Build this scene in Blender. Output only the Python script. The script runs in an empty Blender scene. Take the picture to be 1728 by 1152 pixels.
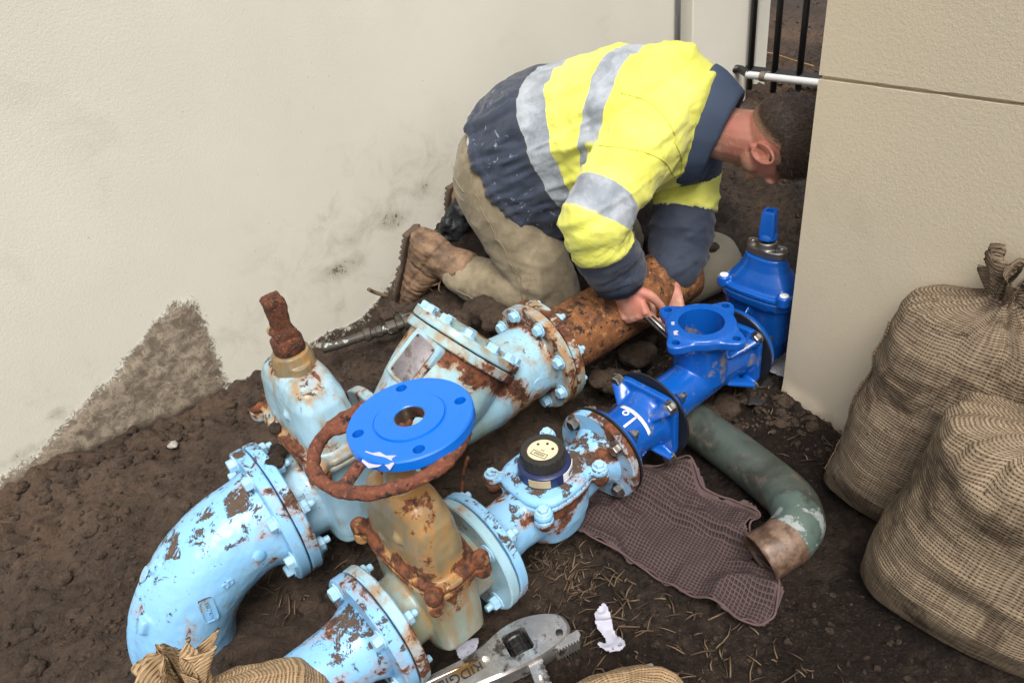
import bpy, math, random
import numpy as np
from math import radians, pi, sin, cos
from mathutils import Matrix, Vector
random.seed(4); RNG = np.random.default_rng(4)
SC = bpy.context.scene; COL = SC.collection
# ---------------------------------------------------------------- camera
CAMH = 1.25
_p, _r = radians(35), radians(8)
_F = np.array([0, cos(_p), -sin(_p)]); _U = np.array([0, sin(_p), cos(_p)]); _R = np.array([1., 0, 0])
CR = cos(_r)*_R - sin(_r)*_U; CU = sin(_r)*_R + cos(_r)*_U
CP = np.array([0, 0, CAMH])
cd = bpy.data.cameras.new('camera'); cam = bpy.data.objects.new('camera', cd); COL.objects.link(cam)
cam.matrix_world = Matrix(((CR[0], CU[0], -_F[0], 0), (CR[1], CU[1], -_F[1], 0), (CR[2], CU[2], -_F[2], CAMH), (0, 0, 0, 1)))
cd.lens = 26.67; cd.sensor_width = 36; cd.clip_start = .02; cd.clip_end = 500
SC.camera = cam
# ---------------------------------------------------------------- daylight, bright overcast
W = bpy.data.worlds.new('World'); SC.world = W; W.use_nodes = True
wn = W.node_tree; wn.nodes.clear()
sky = wn.nodes.new('ShaderNodeTexSky'); sky.sky_type = 'NISHITA'; sky.sun_disc = False
sdir = np.array([.04, -.50, .86]); sdir /= np.linalg.norm(sdir)     # direction towards the sun
sky.sun_elevation = math.asin(sdir[2]); sky.sun_rotation = math.atan2(sdir[0], sdir[1])
sky.air_density = 1.0; sky.dust_density = 5.0; sky.ozone_density = 1.0
hs = wn.nodes.new('ShaderNodeHueSaturation'); hs.inputs['Saturation'].default_value = .38
bgn = wn.nodes.new('ShaderNodeBackground'); bgn.inputs['Strength'].default_value = .105
wo = wn.nodes.new('ShaderNodeOutputWorld')
wn.links.new(sky.outputs[0], hs.inputs['Color']); wn.links.new(hs.outputs[0], bgn.inputs[0]); wn.links.new(bgn.outputs[0], wo.inputs[0])
sd = bpy.data.lights.new('sun', 'SUN'); sd.energy = 1.9; sd.angle = radians(30); sd.color = (1, .96, .9)
so = bpy.data.objects.new('sun', sd); COL.objects.link(so)
so.rotation_euler = Vector(sdir).to_track_quat('Z', 'Y').to_euler(); so.location = (0, 0, 5)
SC.view_settings.view_transform = 'Standard'; SC.view_settings.look = 'None'
SC.view_settings.exposure = 0.72; SC.view_settings.gamma = 1; SC.view_settings.use_curve_mapping = False
SC.render.engine = 'CYCLES'

# ---------------------------------------------------------------- small maths
def at(px, py, z=0.):                     # the place at height z that the photograph shows at a pixel (1728 wide)
    d = _F + CR*(px-864)/1280 - CU*(py-576)/1280
    return CP + d*(z-CAMH)/d[2]
def on_plane(px, py, p0, n):
    d = _F + CR*(px-864)/1280 - CU*(py-576)/1280
    return CP + d*(np.dot(np.array(p0)-CP, n)/np.dot(d, n))
def _h(i, j, k, s):
    x = (i*374761393 + j*668265263 + k*2147483647*3 + s*974634777) & 0xFFFFFFFF
    x = ((x ^ (x >> 13))*1274126177) & 0xFFFFFFFF
    x = ((x ^ (x >> 16))*2246822519) & 0xFFFFFFFF
    return ((x ^ (x >> 15)) & 0xFFFFFF)/float(0xFFFFFF)
def vnoise(P, seed=0):
    P = np.asarray(P, float); I = np.floor(P).astype(np.int64); f = P-I; f = f*f*f*(f*(f*6-15)+10)
    r = 0
    for a in (0, 1):
        wa = f[:, 0] if a else 1-f[:, 0]
        for b in (0, 1):
            wb = f[:, 1] if b else 1-f[:, 1]
            for c in (0, 1):
                wc = f[:, 2] if c else 1-f[:, 2]
                r = r + wa*wb*wc*_h(I[:, 0]+a, I[:, 1]+b, I[:, 2]+c, seed)
    return r*2-1
def fbm(P, freq, octv=4, seed=0, gain=.5, ridged=False):
    P = np.asarray(P, float)*freq; r = 0; a = 1.; t = 0
    for o in range(octv):
        n = vnoise(P*(2.03**o)+17.3*o, seed+o)
        if ridged: n = 1-2*np.abs(n)
        r = r+a*n; t += a; a *= gain
    return r/t
def sstep(a, b, x):
    t = np.clip((x-a)/(b-a), 0, 1); return t*t*(3-2*t)
def unit(v): v = np.asarray(v, float); return v/np.linalg.norm(v)
def rot(axis, deg):
    return np.array(Matrix.Rotation(radians(deg), 3, Vector(axis)))
# ---------------------------------------------------------------- geometry (V, F) builders
def geo(V, F): return (np.asarray(V, float), [tuple(f) for f in F])
def join(*gs):
    V = []; F = []; o = 0
    for v, f in gs:
        V.append(np.asarray(v)); F += [tuple(i+o for i in q) for q in f]; o += len(v)
    return np.vstack(V), F
def xf(g, R=None, t=None, s=None):
    v = np.array(g[0], float)
    if s is not None: v = v*np.asarray(s, float)
    if R is not None: v = v@np.asarray(R).T
    if t is not None: v = v+np.asarray(t, float)
    return v, g[1]
def frame_to(d, up=(0, 0, 1)):            # matrix taking +x to d
    d = unit(d); up = np.asarray(up, float)
    if abs(np.dot(d, up)) > .98: up = np.array([1., 0, 0])
    y = unit(np.cross(up, d)); z = np.cross(d, y)
    return np.array([d, y, z]).T
def rings(R, cap0=True, cap1=True, closed=False):   # R: list of (n,3) rings
    n = len(R[0]); V = np.vstack(R); F = []
    m = len(R)
    for i in range(m if closed else m-1):
        a = i*n; b = ((i+1) % m)*n
        for j in range(n):
            k = (j+1) % n
            F.append((a+j, a+k, b+k, b+j))
    if not closed:
        if cap0: F.append(tuple(range(n-1, -1, -1)))
        if cap1: F.append(tuple((m-1)*n+j for j in range(n)))
    return V, F
def lathe(prof, seg=48, closed=False):    # profile (x, r) turned about the x axis
    a = np.linspace(0, 2*pi, seg, endpoint=False)
    return rings([np.c_[np.full(seg, x), r*np.cos(a), r*np.sin(a)] for x, r in prof], closed=closed)
LZ = np.array([[0, 0, -1], [0, 1, 0], [1, 0, 0]], float)      # +x -> +z
def lathez(prof, seg=48, closed=False): return xf(lathe(prof, seg, closed), LZ)
def sup(a, b, n=2.4, seg=32):             # superellipse ring in 2D
    t = np.linspace(0, 2*pi, seg, endpoint=False); c, s = np.cos(t), np.sin(t)
    return np.c_[a*np.sign(c)*np.abs(c)**(2/n), b*np.sign(s)*np.abs(s)**(2/n)]
def stack(secs, seg=32):                  # sections (z, a, b, n[, cx, cy]) stacked along z
    R = []
    for s in secs:
        z, a, b, n = s[:4]; cx, cy = (s[4], s[5]) if len(s) > 5 else (0, 0)
        q = sup(a, b, n, seg); R.append(np.c_[q[:, 0]+cx, q[:, 1]+cy, np.full(seg, z)])
    return rings(R)
def prism(out, z0, z1, bev=.0):           # outline (ccw) extruded in z with a chamfer
    o = np.asarray(out, float); c = o.mean(0); n = len(o)
    def sh(k):
        d = o-c; L = np.linalg.norm(d, axis=1, keepdims=True); return c+d*(1-k/L)
    R = []
    for z, k in ((z0, bev), (z0+bev, 0), (z1-bev, 0), (z1, bev)) if bev else ((z0, 0), (z1, 0)):
        q = sh(k); R.append(np.c_[q, np.full(n, z)])
    return rings(R)
def box(x0, x1, y0, y1, z0, z1, bev=.0):
    return bevel_box(x0, x1, y0, y1, z0, z1, bev) if bev else prism([(x0, y0), (x1, y0), (x1, y1), (x0, y1)], z0, z1)
def bevel_box(x0, x1, y0, y1, z0, z1, b):
    def rr(k):
        xa, xb, ya, yb = x0+k, x1-k, y0+k, y1-k; c = b
        return [(xa+c, ya), (xb-c, ya), (xb, ya+c), (xb, yb-c), (xb-c, yb), (xa+c, yb), (xa, yb-c), (xa, ya+c)]
    return rings([np.c_[np.array(rr(k)), np.full(8, z)] for z, k in ((z0, b), (z0+b, 0), (z1-b, 0), (z1, b))])
def tube(path, rad, seg=20, flat=None, cap=True):
    P = np.asarray(path, float); n = len(P); rad = np.broadcast_to(rad, (n,)) if np.ndim(rad) < 2 else np.asarray(rad)
    T = np.gradient(P, axis=0); T /= np.linalg.norm(T, axis=1, keepdims=True)
    u = np.array([0, 0, 1.]);
    if abs(T[0]@u) > .9: u = np.array([1., 0, 0])
    a = np.linspace(0, 2*pi, seg, endpoint=False); R = []
    for i in range(n):
        u = unit(u-T[i]*(u@T[i])); w = np.cross(T[i], u)
        ra, rb = (rad[i], rad[i]) if np.ndim(rad) == 1 else rad[i]
        R.append(P[i]+np.outer(np.cos(a)*ra, u)+np.outer(np.sin(a)*rb, w))
    return rings(R, cap, cap)
def spline(pts, n=40):
    P = np.asarray(pts, float); P = np.vstack([2*P[0]-P[1], P, 2*P[-1]-P[-2]]); out = []
    m = len(P)-3
    for t in np.linspace(0, m-1e-6, n):
        i = int(t); f = t-i; a, b, c, d = P[i:i+4]
        out.append(.5*((2*b)+(-a+c)*f+(2*a-5*b+4*c-d)*f*f+(-a+3*b-3*c+d)*f**3))
    return np.array(out)
def limb(path, rad, n=24, seg=20):        # rounded, tapering limb
    P = spline(np.c_[np.asarray(path, float), np.asarray(rad, float)], n)
    R = P[:, 3:]; P = P[:, :3]; a = unit(P[0]-P[1]); b = unit(P[-1]-P[-2])
    k = [.35, .7, .93]; q = [.94, .72, .38]
    r0 = R[0].mean(); r1 = R[-1].mean()
    P = np.vstack([[P[0]+a*r0*x for x in k[::-1]], P, [P[-1]+b*r1*x for x in k]])
    R = np.vstack([[R[0]*x for x in q[::-1]], R, [R[-1]*x for x in q]])
    return tube(P, R if R.shape[1] == 2 else R[:, 0], seg)
def ball(c, r, seg=24, rg=14, R=None):
    r = np.broadcast_to(r, (3,)); t = np.linspace(.02, pi-.02, rg)
    g = lathe([(-cos(x), sin(x)) for x in t], seg)
    return xf(g, R, c, None) if R is None and False else xf(xf(g, None, None, r), R, c)
def mesh_data(name, g, smooth=True, sharp=None):
    V, F = g; m = bpy.data.meshes.new(name)
    m.from_pydata(np.asarray(V).tolist(), [], F if isinstance(F, list) else F.tolist()); m.update()
    if smooth:
        m.shade_smooth()
        if sharp: m.set_sharp_from_angle(angle=radians(sharp))
    return m
def mk(name, g, mat, parent=None, loc=None, rotm=None, smooth=True, sharp=None, attrs=None):
    m = g if isinstance(g, bpy.types.Mesh) else mesh_data(name, g, smooth, sharp)
    if mat and not m.materials: m.materials.append(mat)
    if attrs:
        for k, v in attrs.items():
            a = m.attributes.new(k, 'FLOAT', 'POINT'); a.data.foreach_set('value', np.asarray(v, np.float32))
    o = bpy.data.objects.new(name, m); COL.objects.link(o)
    if parent: o.parent = parent
    M = Matrix.Identity(4)
    if rotm is not None: M = Matrix(np.asarray(rotm).tolist()).to_4x4()
    if loc is not None: M.translation = Vector(loc)
    o.matrix_local = M if parent else M
    if not parent: o.matrix_world = M
    return o
def tag(o, label=None, cat=None, group=None, kind=None):
    for k, v in (('label', label), ('category', cat), ('group', group), ('kind', kind)):
        if v: o[k] = v
    return o
def thing(name, label, cat, loc=(0, 0, 0), rz=0., group=None):
    o = bpy.data.objects.new(name, None); COL.objects.link(o); o.empty_display_size = .1
    o.location = loc; o.rotation_euler = (0, 0, rz); return tag(o, label, cat, group)
def evald(g, mods):
    m = mesh_data('tmp', g, False); o = bpy.data.objects.new('tmp', m); COL.objects.link(o)
    extra = []
    for t, kw in mods:
        md = o.modifiers.new('m', t)
        for k, v in kw.items():
            if k == 'cut':
                cm = mesh_data('cut', v, False); co = bpy.data.objects.new('cut', cm); COL.objects.link(co); md.object = co; extra.append(co)
            else: setattr(md, k, v)
    dg = bpy.context.evaluated_depsgraph_get(); e = o.evaluated_get(dg); em = e.to_mesh()
    V = np.empty(len(em.vertices)*3); em.vertices.foreach_get('co', V); V = V.reshape(-1, 3)
    F = [tuple(p.vertices) for p in em.polygons]
    e.to_mesh_clear()
    for x in extra+[o]:
        me = x.data; bpy.data.objects.remove(x); bpy.data.meshes.remove(me)
    return V, F
def fuse(gs, voxel=.003, it=3, fac=.5, cuts=None):
    mods = [('REMESH', dict(mode='VOXEL', voxel_size=voxel)), ('SMOOTH', dict(factor=fac, iterations=it))]
    g = evald(join(*gs), mods)
    if cuts is not None: g = evald(g, [('BOOLEAN', dict(operation='DIFFERENCE', solver='EXACT', cut=cuts))])
    return g
def cutout(g, c): return evald(g, [('BOOLEAN', dict(operation='DIFFERENCE', solver='EXACT', cut=c))])
def normals(g):
    m = mesh_data('n', g, False); N = np.empty(len(m.vertices)*3)
    m.vertices.foreach_get('normal', N) if False else m.vertex_normals.foreach_get('vector', N)
    bpy.data.meshes.remove(m); return N.reshape(-1, 3)
def rough(g, amp, freq, seed=1, octv=3):
    V = np.array(g[0]); N = normals(g); return V+N*(fbm(V, freq, octv, seed)*amp)[:, None], g[1]

# ---------------------------------------------------------------- materials
class NT:
    def __init__(s, name):
        s.m = bpy.data.materials.new(name); s.m.use_nodes = True; s.t = s.m.node_tree; s.t.nodes.clear()
        s.out = s.n('OutputMaterial'); s.b = s.n('BsdfPrincipled'); s.l(s.b.outputs[0], s.out.inputs[0])
        s.tc = s.n('TexCoord'); s.obj = s.tc.outputs['Object']
    def n(s, t, **kw):
        x = s.t.nodes.new('ShaderNode'+t)
        for k, v in kw.items(): setattr(x, k, v)
        return x
    def l(s, a, b): s.t.links.new(a, b)
    def put(s, sock, v):
        if hasattr(v, 'is_output') or isinstance(v, bpy.types.NodeSocket): s.l(v, sock)
        elif isinstance(v, (tuple, list)) and len(v) == 3 and sock.type == 'RGBA': sock.default_value = (*v, 1)
        else: sock.default_value = v
    def scale(s, v, k):
        x = s.n('VectorMath', operation='MULTIPLY'); s.put(x.inputs[0], v); x.inputs[1].default_value = k if isinstance(k, tuple) else (k,)*3; return x.outputs[0]
    def noise(s, sc, det=4, rough=.55, vec=None, dist=0., col=False):
        x = s.n('TexNoise'); s.l(vec or s.obj, x.inputs['Vector']); x.inputs['Scale'].default_value = sc
        x.inputs['Detail'].default_value = det; x.inputs['Roughness'].default_value = rough; x.inputs['Distortion'].default_value = dist
        return x.outputs['Color' if col else 'Fac']
    def vor(s, sc, vec=None, feat='F1'):
        x = s.n('TexVoronoi', feature=feat); s.l(vec or s.obj, x.inputs['Vector']); x.inputs['Scale'].default_value = sc; return x.outputs['Distance']
    def ramp(s, f, a, b, lo=0., hi=1.):
        x = s.n('MapRange', interpolation_type='SMOOTHSTEP'); s.put(x.inputs['Value'], f)
        for k, v in (('From Min', a), ('From Max', b), ('To Min', lo), ('To Max', hi)): x.inputs[k].default_value = v
        return x.outputs[0]
    def math(s, op, a, b=0.):
        x = s.n('Math', operation=op); s.put(x.inputs[0], a); s.put(x.inputs[1], b); return x.outputs[0]
    def mix(s, f, a, b):
        x = s.n('Mix', data_type='RGBA'); s.put(x.inputs[0], f); s.put(x.inputs[6], a); s.put(x.inputs[7], b); return x.outputs[2]
    def fm(s, f, a, b):
        x = s.n('Mix', data_type='FLOAT'); s.put(x.inputs[0], f); s.put(x.inputs[2], a); s.put(x.inputs[3], b); return x.outputs[0]
    def attr(s, k): return s.n('Attribute', attribute_name=k).outputs['Fac']
    def sep(s, v): x = s.n('SeparateXYZ'); s.l(v, x.inputs[0]); return x.outputs
    def up(s): return s.sep(s.n('NewGeometry').outputs['Normal'])[2]
    def bump(s, h, dist=.002, st=1., prev=None):
        x = s.n('Bump'); s.put(x.inputs['Height'], h); x.inputs['Distance'].default_value = dist; x.inputs['Strength'].default_value = st
        if prev is not None: s.l(prev, x.inputs['Normal'])
        return x.outputs[0]
    def fin(s, col, rough=.6, normal=None, metal=0., **kw):
        s.put(s.b.inputs['Base Color'], col); s.put(s.b.inputs['Roughness'], rough); s.put(s.b.inputs['Metallic'], metal)
        if normal is not None: s.l(normal, s.b.inputs['Normal'])
        for k, v in kw.items(): s.put(s.b.inputs[k.replace('_', ' ')], v)
        return s.m
RUST_D, RUST_O = (.032, .013, .008), (.185, .058, .020)
def iron(name, paint, paint2=None, rust=.42, stain=.4, dirt=.5, gloss=.32, off=0.):
    """old painted casting: paint, tea coloured run marks, rust blooms with dark cores, caked mud on what faces up"""
    s = NT(name); v = s.n('VectorMath', operation='ADD'); s.l(s.obj, v.inputs[0]); v.inputs[1].default_value = (off, off*.7, off*1.3); v = v.outputs[0]
    w = s.attr('wear')
    c = s.mix(s.ramp(s.noise(5, 3, vec=v), .4, .65), paint, paint2 or tuple(x*.86 for x in paint))
    sv = s.scale(v, (26, 26, 5))
    st = s.math('ADD', s.noise(1, 4, .6, sv), s.math('MULTIPLY', s.noise(7, 3, .5, v), .55))
    st = s.math('ADD', st, s.math('MULTIPLY', w, .35))
    stm = s.ramp(st, 1.02-stain*.42, 1.22-stain*.30)
    c = s.mix(s.math('MULTIPLY', stm, .7), c, (.26, .22, .12))
    st2 = s.ramp(st, 1.13-stain*.42, 1.36-stain*.34)
    c = s.mix(s.math('MULTIPLY', st2, .8), c, (.36, .17, .045))
    r = s.math('ADD', s.noise(16, 6, .68, v, .3), s.math('MULTIPLY', s.noise(4.5, 3, .5, v), .5))
    r = s.math('ADD', r, s.math('MULTIPLY', w, .4))
    rm = s.ramp(r, 1.06-rust*.5, 1.12-rust*.5)
    halo = s.ramp(r, .98-rust*.5, 1.09-rust*.5)
    c = s.mix(s.math('MULTIPLY', halo, .55), c, (.40, .19, .05))
    rc = s.mix(s.ramp(s.noise(60, 5, .7, v), .35, .65), RUST_D, RUST_O)
    c = s.mix(rm, c, rc)
    d = s.math('ADD', s.noise(30, 8, .78, v, .5), s.math('MULTIPLY', s.noise(7, 3, .6, v), .45))
    d = s.math('ADD', d, s.math('MULTIPLY', s.ramp(s.up(), -.1, .9), .17))
    dm = s.ramp(d, 1.125-dirt*.3, 1.14-dirt*.3)
    dc = s.mix(s.noise(90, 4), (.035, .02, .013), (.13, .085, .058))
    c = s.mix(dm, c, dc)
    sp = s.math('MULTIPLY', s.ramp(s.vor(95, v), .16, .12), s.ramp(s.noise(9, 2, .5, v), .5, .62))
    c = s.mix(sp, c, (.06, .03, .015))
    m_ = s.math('MAXIMUM', rm, dm)
    h = s.math('ADD', s.math('MULTIPLY', s.noise(110, 5, .65, v), s.fm(m_, .16, 1.)), s.math('MULTIPLY', dm, 1.2))
    return s.fin(c, s.fm(m_, gloss, .85), s.bump(h, .0022, .8))
M = {}
LB = (.22, .47, .74)
M['blue_old'] = iron('light_blue_paint', LB, (.26, .51, .72), .34, .22, .72)
M['blue_old2'] = iron('light_blue_paint_spool', LB, (.25, .50, .76), .36, .3, .66, off=3.3)
M['blue_meter'] = iron('light_blue_paint_meter', (.24, .50, .76), (.24, .46, .68), .40, .3, .68, off=1.7)
M['blue_pale'] = iron('pale_blue_paint', (.33, .53, .66), (.27, .44, .50), .33, .62, .42, off=6.1)
M['blue_check'] = iron('pale_blue_rusty_paint', (.29, .51, .66), (.32, .47, .45), .44, .78, .30, off=9.4)
M['olive_valve'] = iron('stained_valve_paint', (.27, .37, .36), (.24, .25, .15), .36, .95, .2, off=12.2)
M['tan_valve'] = iron('rust_stained_bonnet_paint', (.20, .165, .10), (.135, .085, .042), .42, 1.0, .12, off=15.2)
M['bolt_blue'] = iron('bolt_paint', (.36, .60, .78), None, .30, .35, .28, off=2.2)
def metal_mat(name, col, rgh=.3, var=.15, sc=60, spots=None, metal=1., bump=.0008):
    s = NT(name); n = s.noise(sc, 5, .65)
    c = s.mix(s.ramp(n, .35, .7), tuple(x*(1-var*2) for x in col), col)
    if spots: c = s.mix(s.ramp(s.noise(28, 6, .7), .52, .62), c, spots)
    return s.fin(c, s.ramp(n, .3, .7, rgh+.15, rgh), s.bump(n, bump, .6), metal)
M['steel'] = metal_mat('zinc_steel', (.52, .49, .45), .26)
M['wrench'] = metal_mat('worn_wrench_steel', (.80, .78, .76), .22, .22, 26, (.16, .14, .12), .85)
M['wrench_dark'] = metal_mat('dark_greasy_steel', (.10, .095, .09), .40, .2, 50)
def enamel(name, col, rgh=.17, scuff=.0, scale=9):
    s = NT(name); n = s.noise(scale, 6, .7, dist=.6)
    c = s.mix(s.noise(3, 2), col, tuple(x*.84 for x in col))
    if scuff:
        k = s.math('MULTIPLY', s.ramp(n, .66-scuff, .69-scuff), s.ramp(s.noise(45, 4, .7), .42, .58))
        c = s.mix(k, c, (.20, .17, .14))
    h = s.noise(70, 3, .5)
    return s.fin(c, s.ramp(n, .4, .7, rgh, rgh+.14), s.bump(h, .0012, .45), Coat_Weight=.25, Coat_Roughness=.08)
M['enamel'] = enamel('blue_enamel', (.004, .092, .43), .2, .07)
M['enamel_flat'] = enamel('bright_blue_enamel', (.0, .155, .70), .34, .0)
M['enamel_deep'] = enamel('deep_blue_enamel', (.004, .07, .31), .22, .03)
def plain(name, col, rgh=.6, var=.2, sc=40, bump=.001, metal=0., **kw):
    s = NT(name); n = s.noise(sc, 5, .6)
    return s.fin(s.mix(n, tuple(x*(1-var) for x in col), tuple(min(1, x*(1+var)) for x in col)), rgh, s.bump(n, bump, .6), metal, **kw)
M['rubber'] = plain('black_rubber', (.009, .009, .010), .5)
M['plastic_dark'] = plain('dark_plastic', (.022, .02, .018), .38, .3, 80)
M['navy_plastic'] = plain('navy_plastic', (.012, .022, .085), .35)
M['sticker'] = plain('white_sticker', (.72, .73, .76), .4, .05)
M['sticker_old'] = plain('yellowed_sticker', (.46, .37, .22), .5, .25)
M['ink'] = plain('ink', (.02, .02, .025), .6)
M['paper'] = plain('torn_paper', (.42, .42, .50), .7, .04, 30, .0006)
M['black_paint'] = plain('black_bar_paint', (.014, .015, .017), .35, .3)
M['pvc_white'] = plain('white_pvc', (.52, .53, .54), .35, .08)
M['pvc_grey'] = plain('grey_conduit', (.36, .38, .42), .45, .06)
M['clip_metal'] = plain('galvanised_clip', (.22, .19, .15), .5, .3, 60, .002, .6)
M['black_hose'] = plain('black_hose', (.012, .012, .012), .45)
M['dial'] = None
def rusty(name, dark, mid, hi, sc=22):
    s = NT(name); n = s.noise(sc, 8, .72, dist=.4); g = s.noise(sc*4, 5, .7)
    c = s.mix(s.ramp(n, .34, .56), dark, mid); c = s.mix(s.ramp(g, .52, .68), c, hi)
    c = s.mix(s.ramp(s.noise(sc*2.2, 4, .6), .57, .66), c, (.02, .011, .008))
    h = s.math('ADD', n, s.math('MULTIPLY', g, .6))
    return s.fin(c, .82, s.bump(h, .006, .9))
M['rust_wheel'] = rusty('rusted_cast_iron_wheel', (.045, .019, .012), (.17, .052, .026), (.30, .105, .055), 30)
M['rust_pipe'] = rusty('rusted_pipe', (.035, .014, .008), (.22, .085, .028), (.42, .20, .075), 20)
M['rust_stem'] = rusty('rusted_stem', (.022, .010, .007), (.11, .035, .014), (.26, .08, .028), 40)
s = NT('copper_patina'); n = s.noise(9, 6, .65, dist=.6); n2 = s.noise(30, 5, .7)
ox = s.sep(s.obj)
c = s.mix(s.ramp(n, .36, .60), (.034, .038, .031), (.068, .088, .074)); c = s.mix(s.ramp(n2, .5, .72), c, (.13, .10, .08))
pat = s.attr('patina'); br = s.attr('brown')
c = s.mix(s.math('MULTIPLY', s.ramp(s.math('ADD', s.noise(13, 5, .6), s.math('MULTIPLY', pat, .25)), .58, .72), .85), c, (.095, .14, .122))
c = s.mix(s.ramp(s.math('ADD', s.noise(20, 6, .7), s.math('MULTIPLY', pat, .18)), .70, .75), c, (.29, .32, .31))
c = s.mix(s.ramp(s.math('ADD', br, s.math('MULTIPLY', s.noise(18, 5, .7), .5)), .72, .82), c, s.mix(s.ramp(n2, .4, .65), (.075, .042, .025), (.20, .13, .09)))
M['copper'] = s.fin(c, .45, s.bump(s.math('ADD', n2, n), .0016, .6), .15)
M['copper_in'] = plain('pipe_inside', (.02, .014, .010), .8)
# render wall: cream paint over sand texture, with thrown and dried mud (attribute mud)
def wallmat(name, col, dirty):
    s = NT(name); n = s.noise(170, 3, .6); n1 = s.noise(1.6, 4, .6); p = s.noise(420, 2, .5)
    c = s.mix(s.ramp(n1, .35, .7), tuple(x*.93 for x in col), col)
    c = s.mix(s.math('MULTIPLY', s.ramp(s.noise(5, 6, .7, dist=.5), .56, .70), .12), c, (.36, .30, .21))
    c = s.mix(s.math('MULTIPLY', s.ramp(s.vor(34), .045, .03), s.ramp(s.noise(6, 2), .50, .60)), c, (.10, .075, .05))
    grime = s.attr('grime'); g2 = s.math('ADD', grime, s.math('MULTIPLY', s.math('SUBTRACT', s.noise(9, 7, .75, dist=.7), .5), 1.6))
    c = s.mix(s.math('MULTIPLY', s.ramp(g2, .25, 1.1), .62), c, (.20, .155, .10))
    c = s.mix(s.math('MULTIPLY', s.ramp(s.math('ADD', g2, s.math('MULTIPLY', s.math('SUBTRACT', s.noise(70, 5, .8), .5), 1.5)), .82, .95), .85), c, (.075, .055, .038))
    mud = s.attr('mud'); fine = s.noise(75, 6, .72, dist=1.1)
    mm = s.ramp(s.math('ADD', mud, s.math('MULTIPLY', s.math('SUBTRACT', s.math('ADD', s.math('MULTIPLY', fine, .6), s.math('MULTIPLY', s.noise(14, 6, .7, dist=.6), .5)), .55), 1.5)), .40, .56)
    mc = s.mix(s.ramp(s.noise(26, 6, .75, dist=.8), .38, .62), (.15, .118, .085), (.33, .27, .20))
    mc = s.mix(s.math('MULTIPLY', s.ramp(s.noise(130, 4, .7), .54, .66), .8), mc, (.09, .065, .045)); mc = s.mix(s.attr('foot'), mc, (.05, .033, .022))
    c = s.mix(mm, c, mc)
    h = s.math('ADD', s.math('MULTIPLY', n, .5), s.math('MULTIPLY', p, .25)); h = s.math('ADD', h, s.math('MULTIPLY', mm, s.math('ADD', fine, 1.)))
    return s.fin(c, s.fm(mm, .62, .9), s.bump(h, .0022, .55))
M['wall'] = wallmat('cream_rendered_wall', (.655, .63, .54), 1)
M['wall_warm'] = wallmat('warm_cream_rendered_wall', (.66, .57, .42), 0)
# wet dug soil
def soilmat(name, k=1.):
    s = NT(name); geo_ = s.n('NewGeometry').outputs['Position']
    n = s.noise(5, 7, .7, geo_, .4); f = s.noise(48, 8, .75, geo_, .5); g = s.noise(190, 4, .7, geo_); big = s.noise(1.5, 3, .5, geo_)
    dry = s.attr('dry')
    a = s.math('ADD', s.math('MULTIPLY', n, .6), s.math('MULTIPLY', f, .5)); a = s.math('ADD', a, s.math('MULTIPLY', dry, .30))
    c = s.mix(s.ramp(a, .44, 1.0), tuple(x*k for x in (.017, .011, .008)), tuple(x*k for x in (.15, .098, .064)))
    c = s.mix(s.math('MULTIPLY', s.ramp(g, .56, .70), .55), c, tuple(x*k for x in (.17, .12, .08)))
    c = s.mix(s.math('MULTIPLY', s.ramp(f, .46, .34), .7), c, (.008, .005, .004))
    h = s.math('ADD', s.math('MULTIPLY', f, 1.), s.math('MULTIPLY', g, .22))
    return s.fin(c, s.ramp(a, .4, .9, .42, .95), s.bump(h, .024, 1.), Specular_IOR_Level=.4)
M['soil'] = soilmat('wet_dug_soil')
M['soil_clod'] = soilmat('soil_clods', 1.15)
s = NT('straw'); rnd = s.n('NewGeometry').outputs['Random Per Island']
M['straw'] = s.fin(s.mix(s.ramp(rnd, 0, 1), (.035, .02, .011), (.15, .10, .058)), .7)
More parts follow.
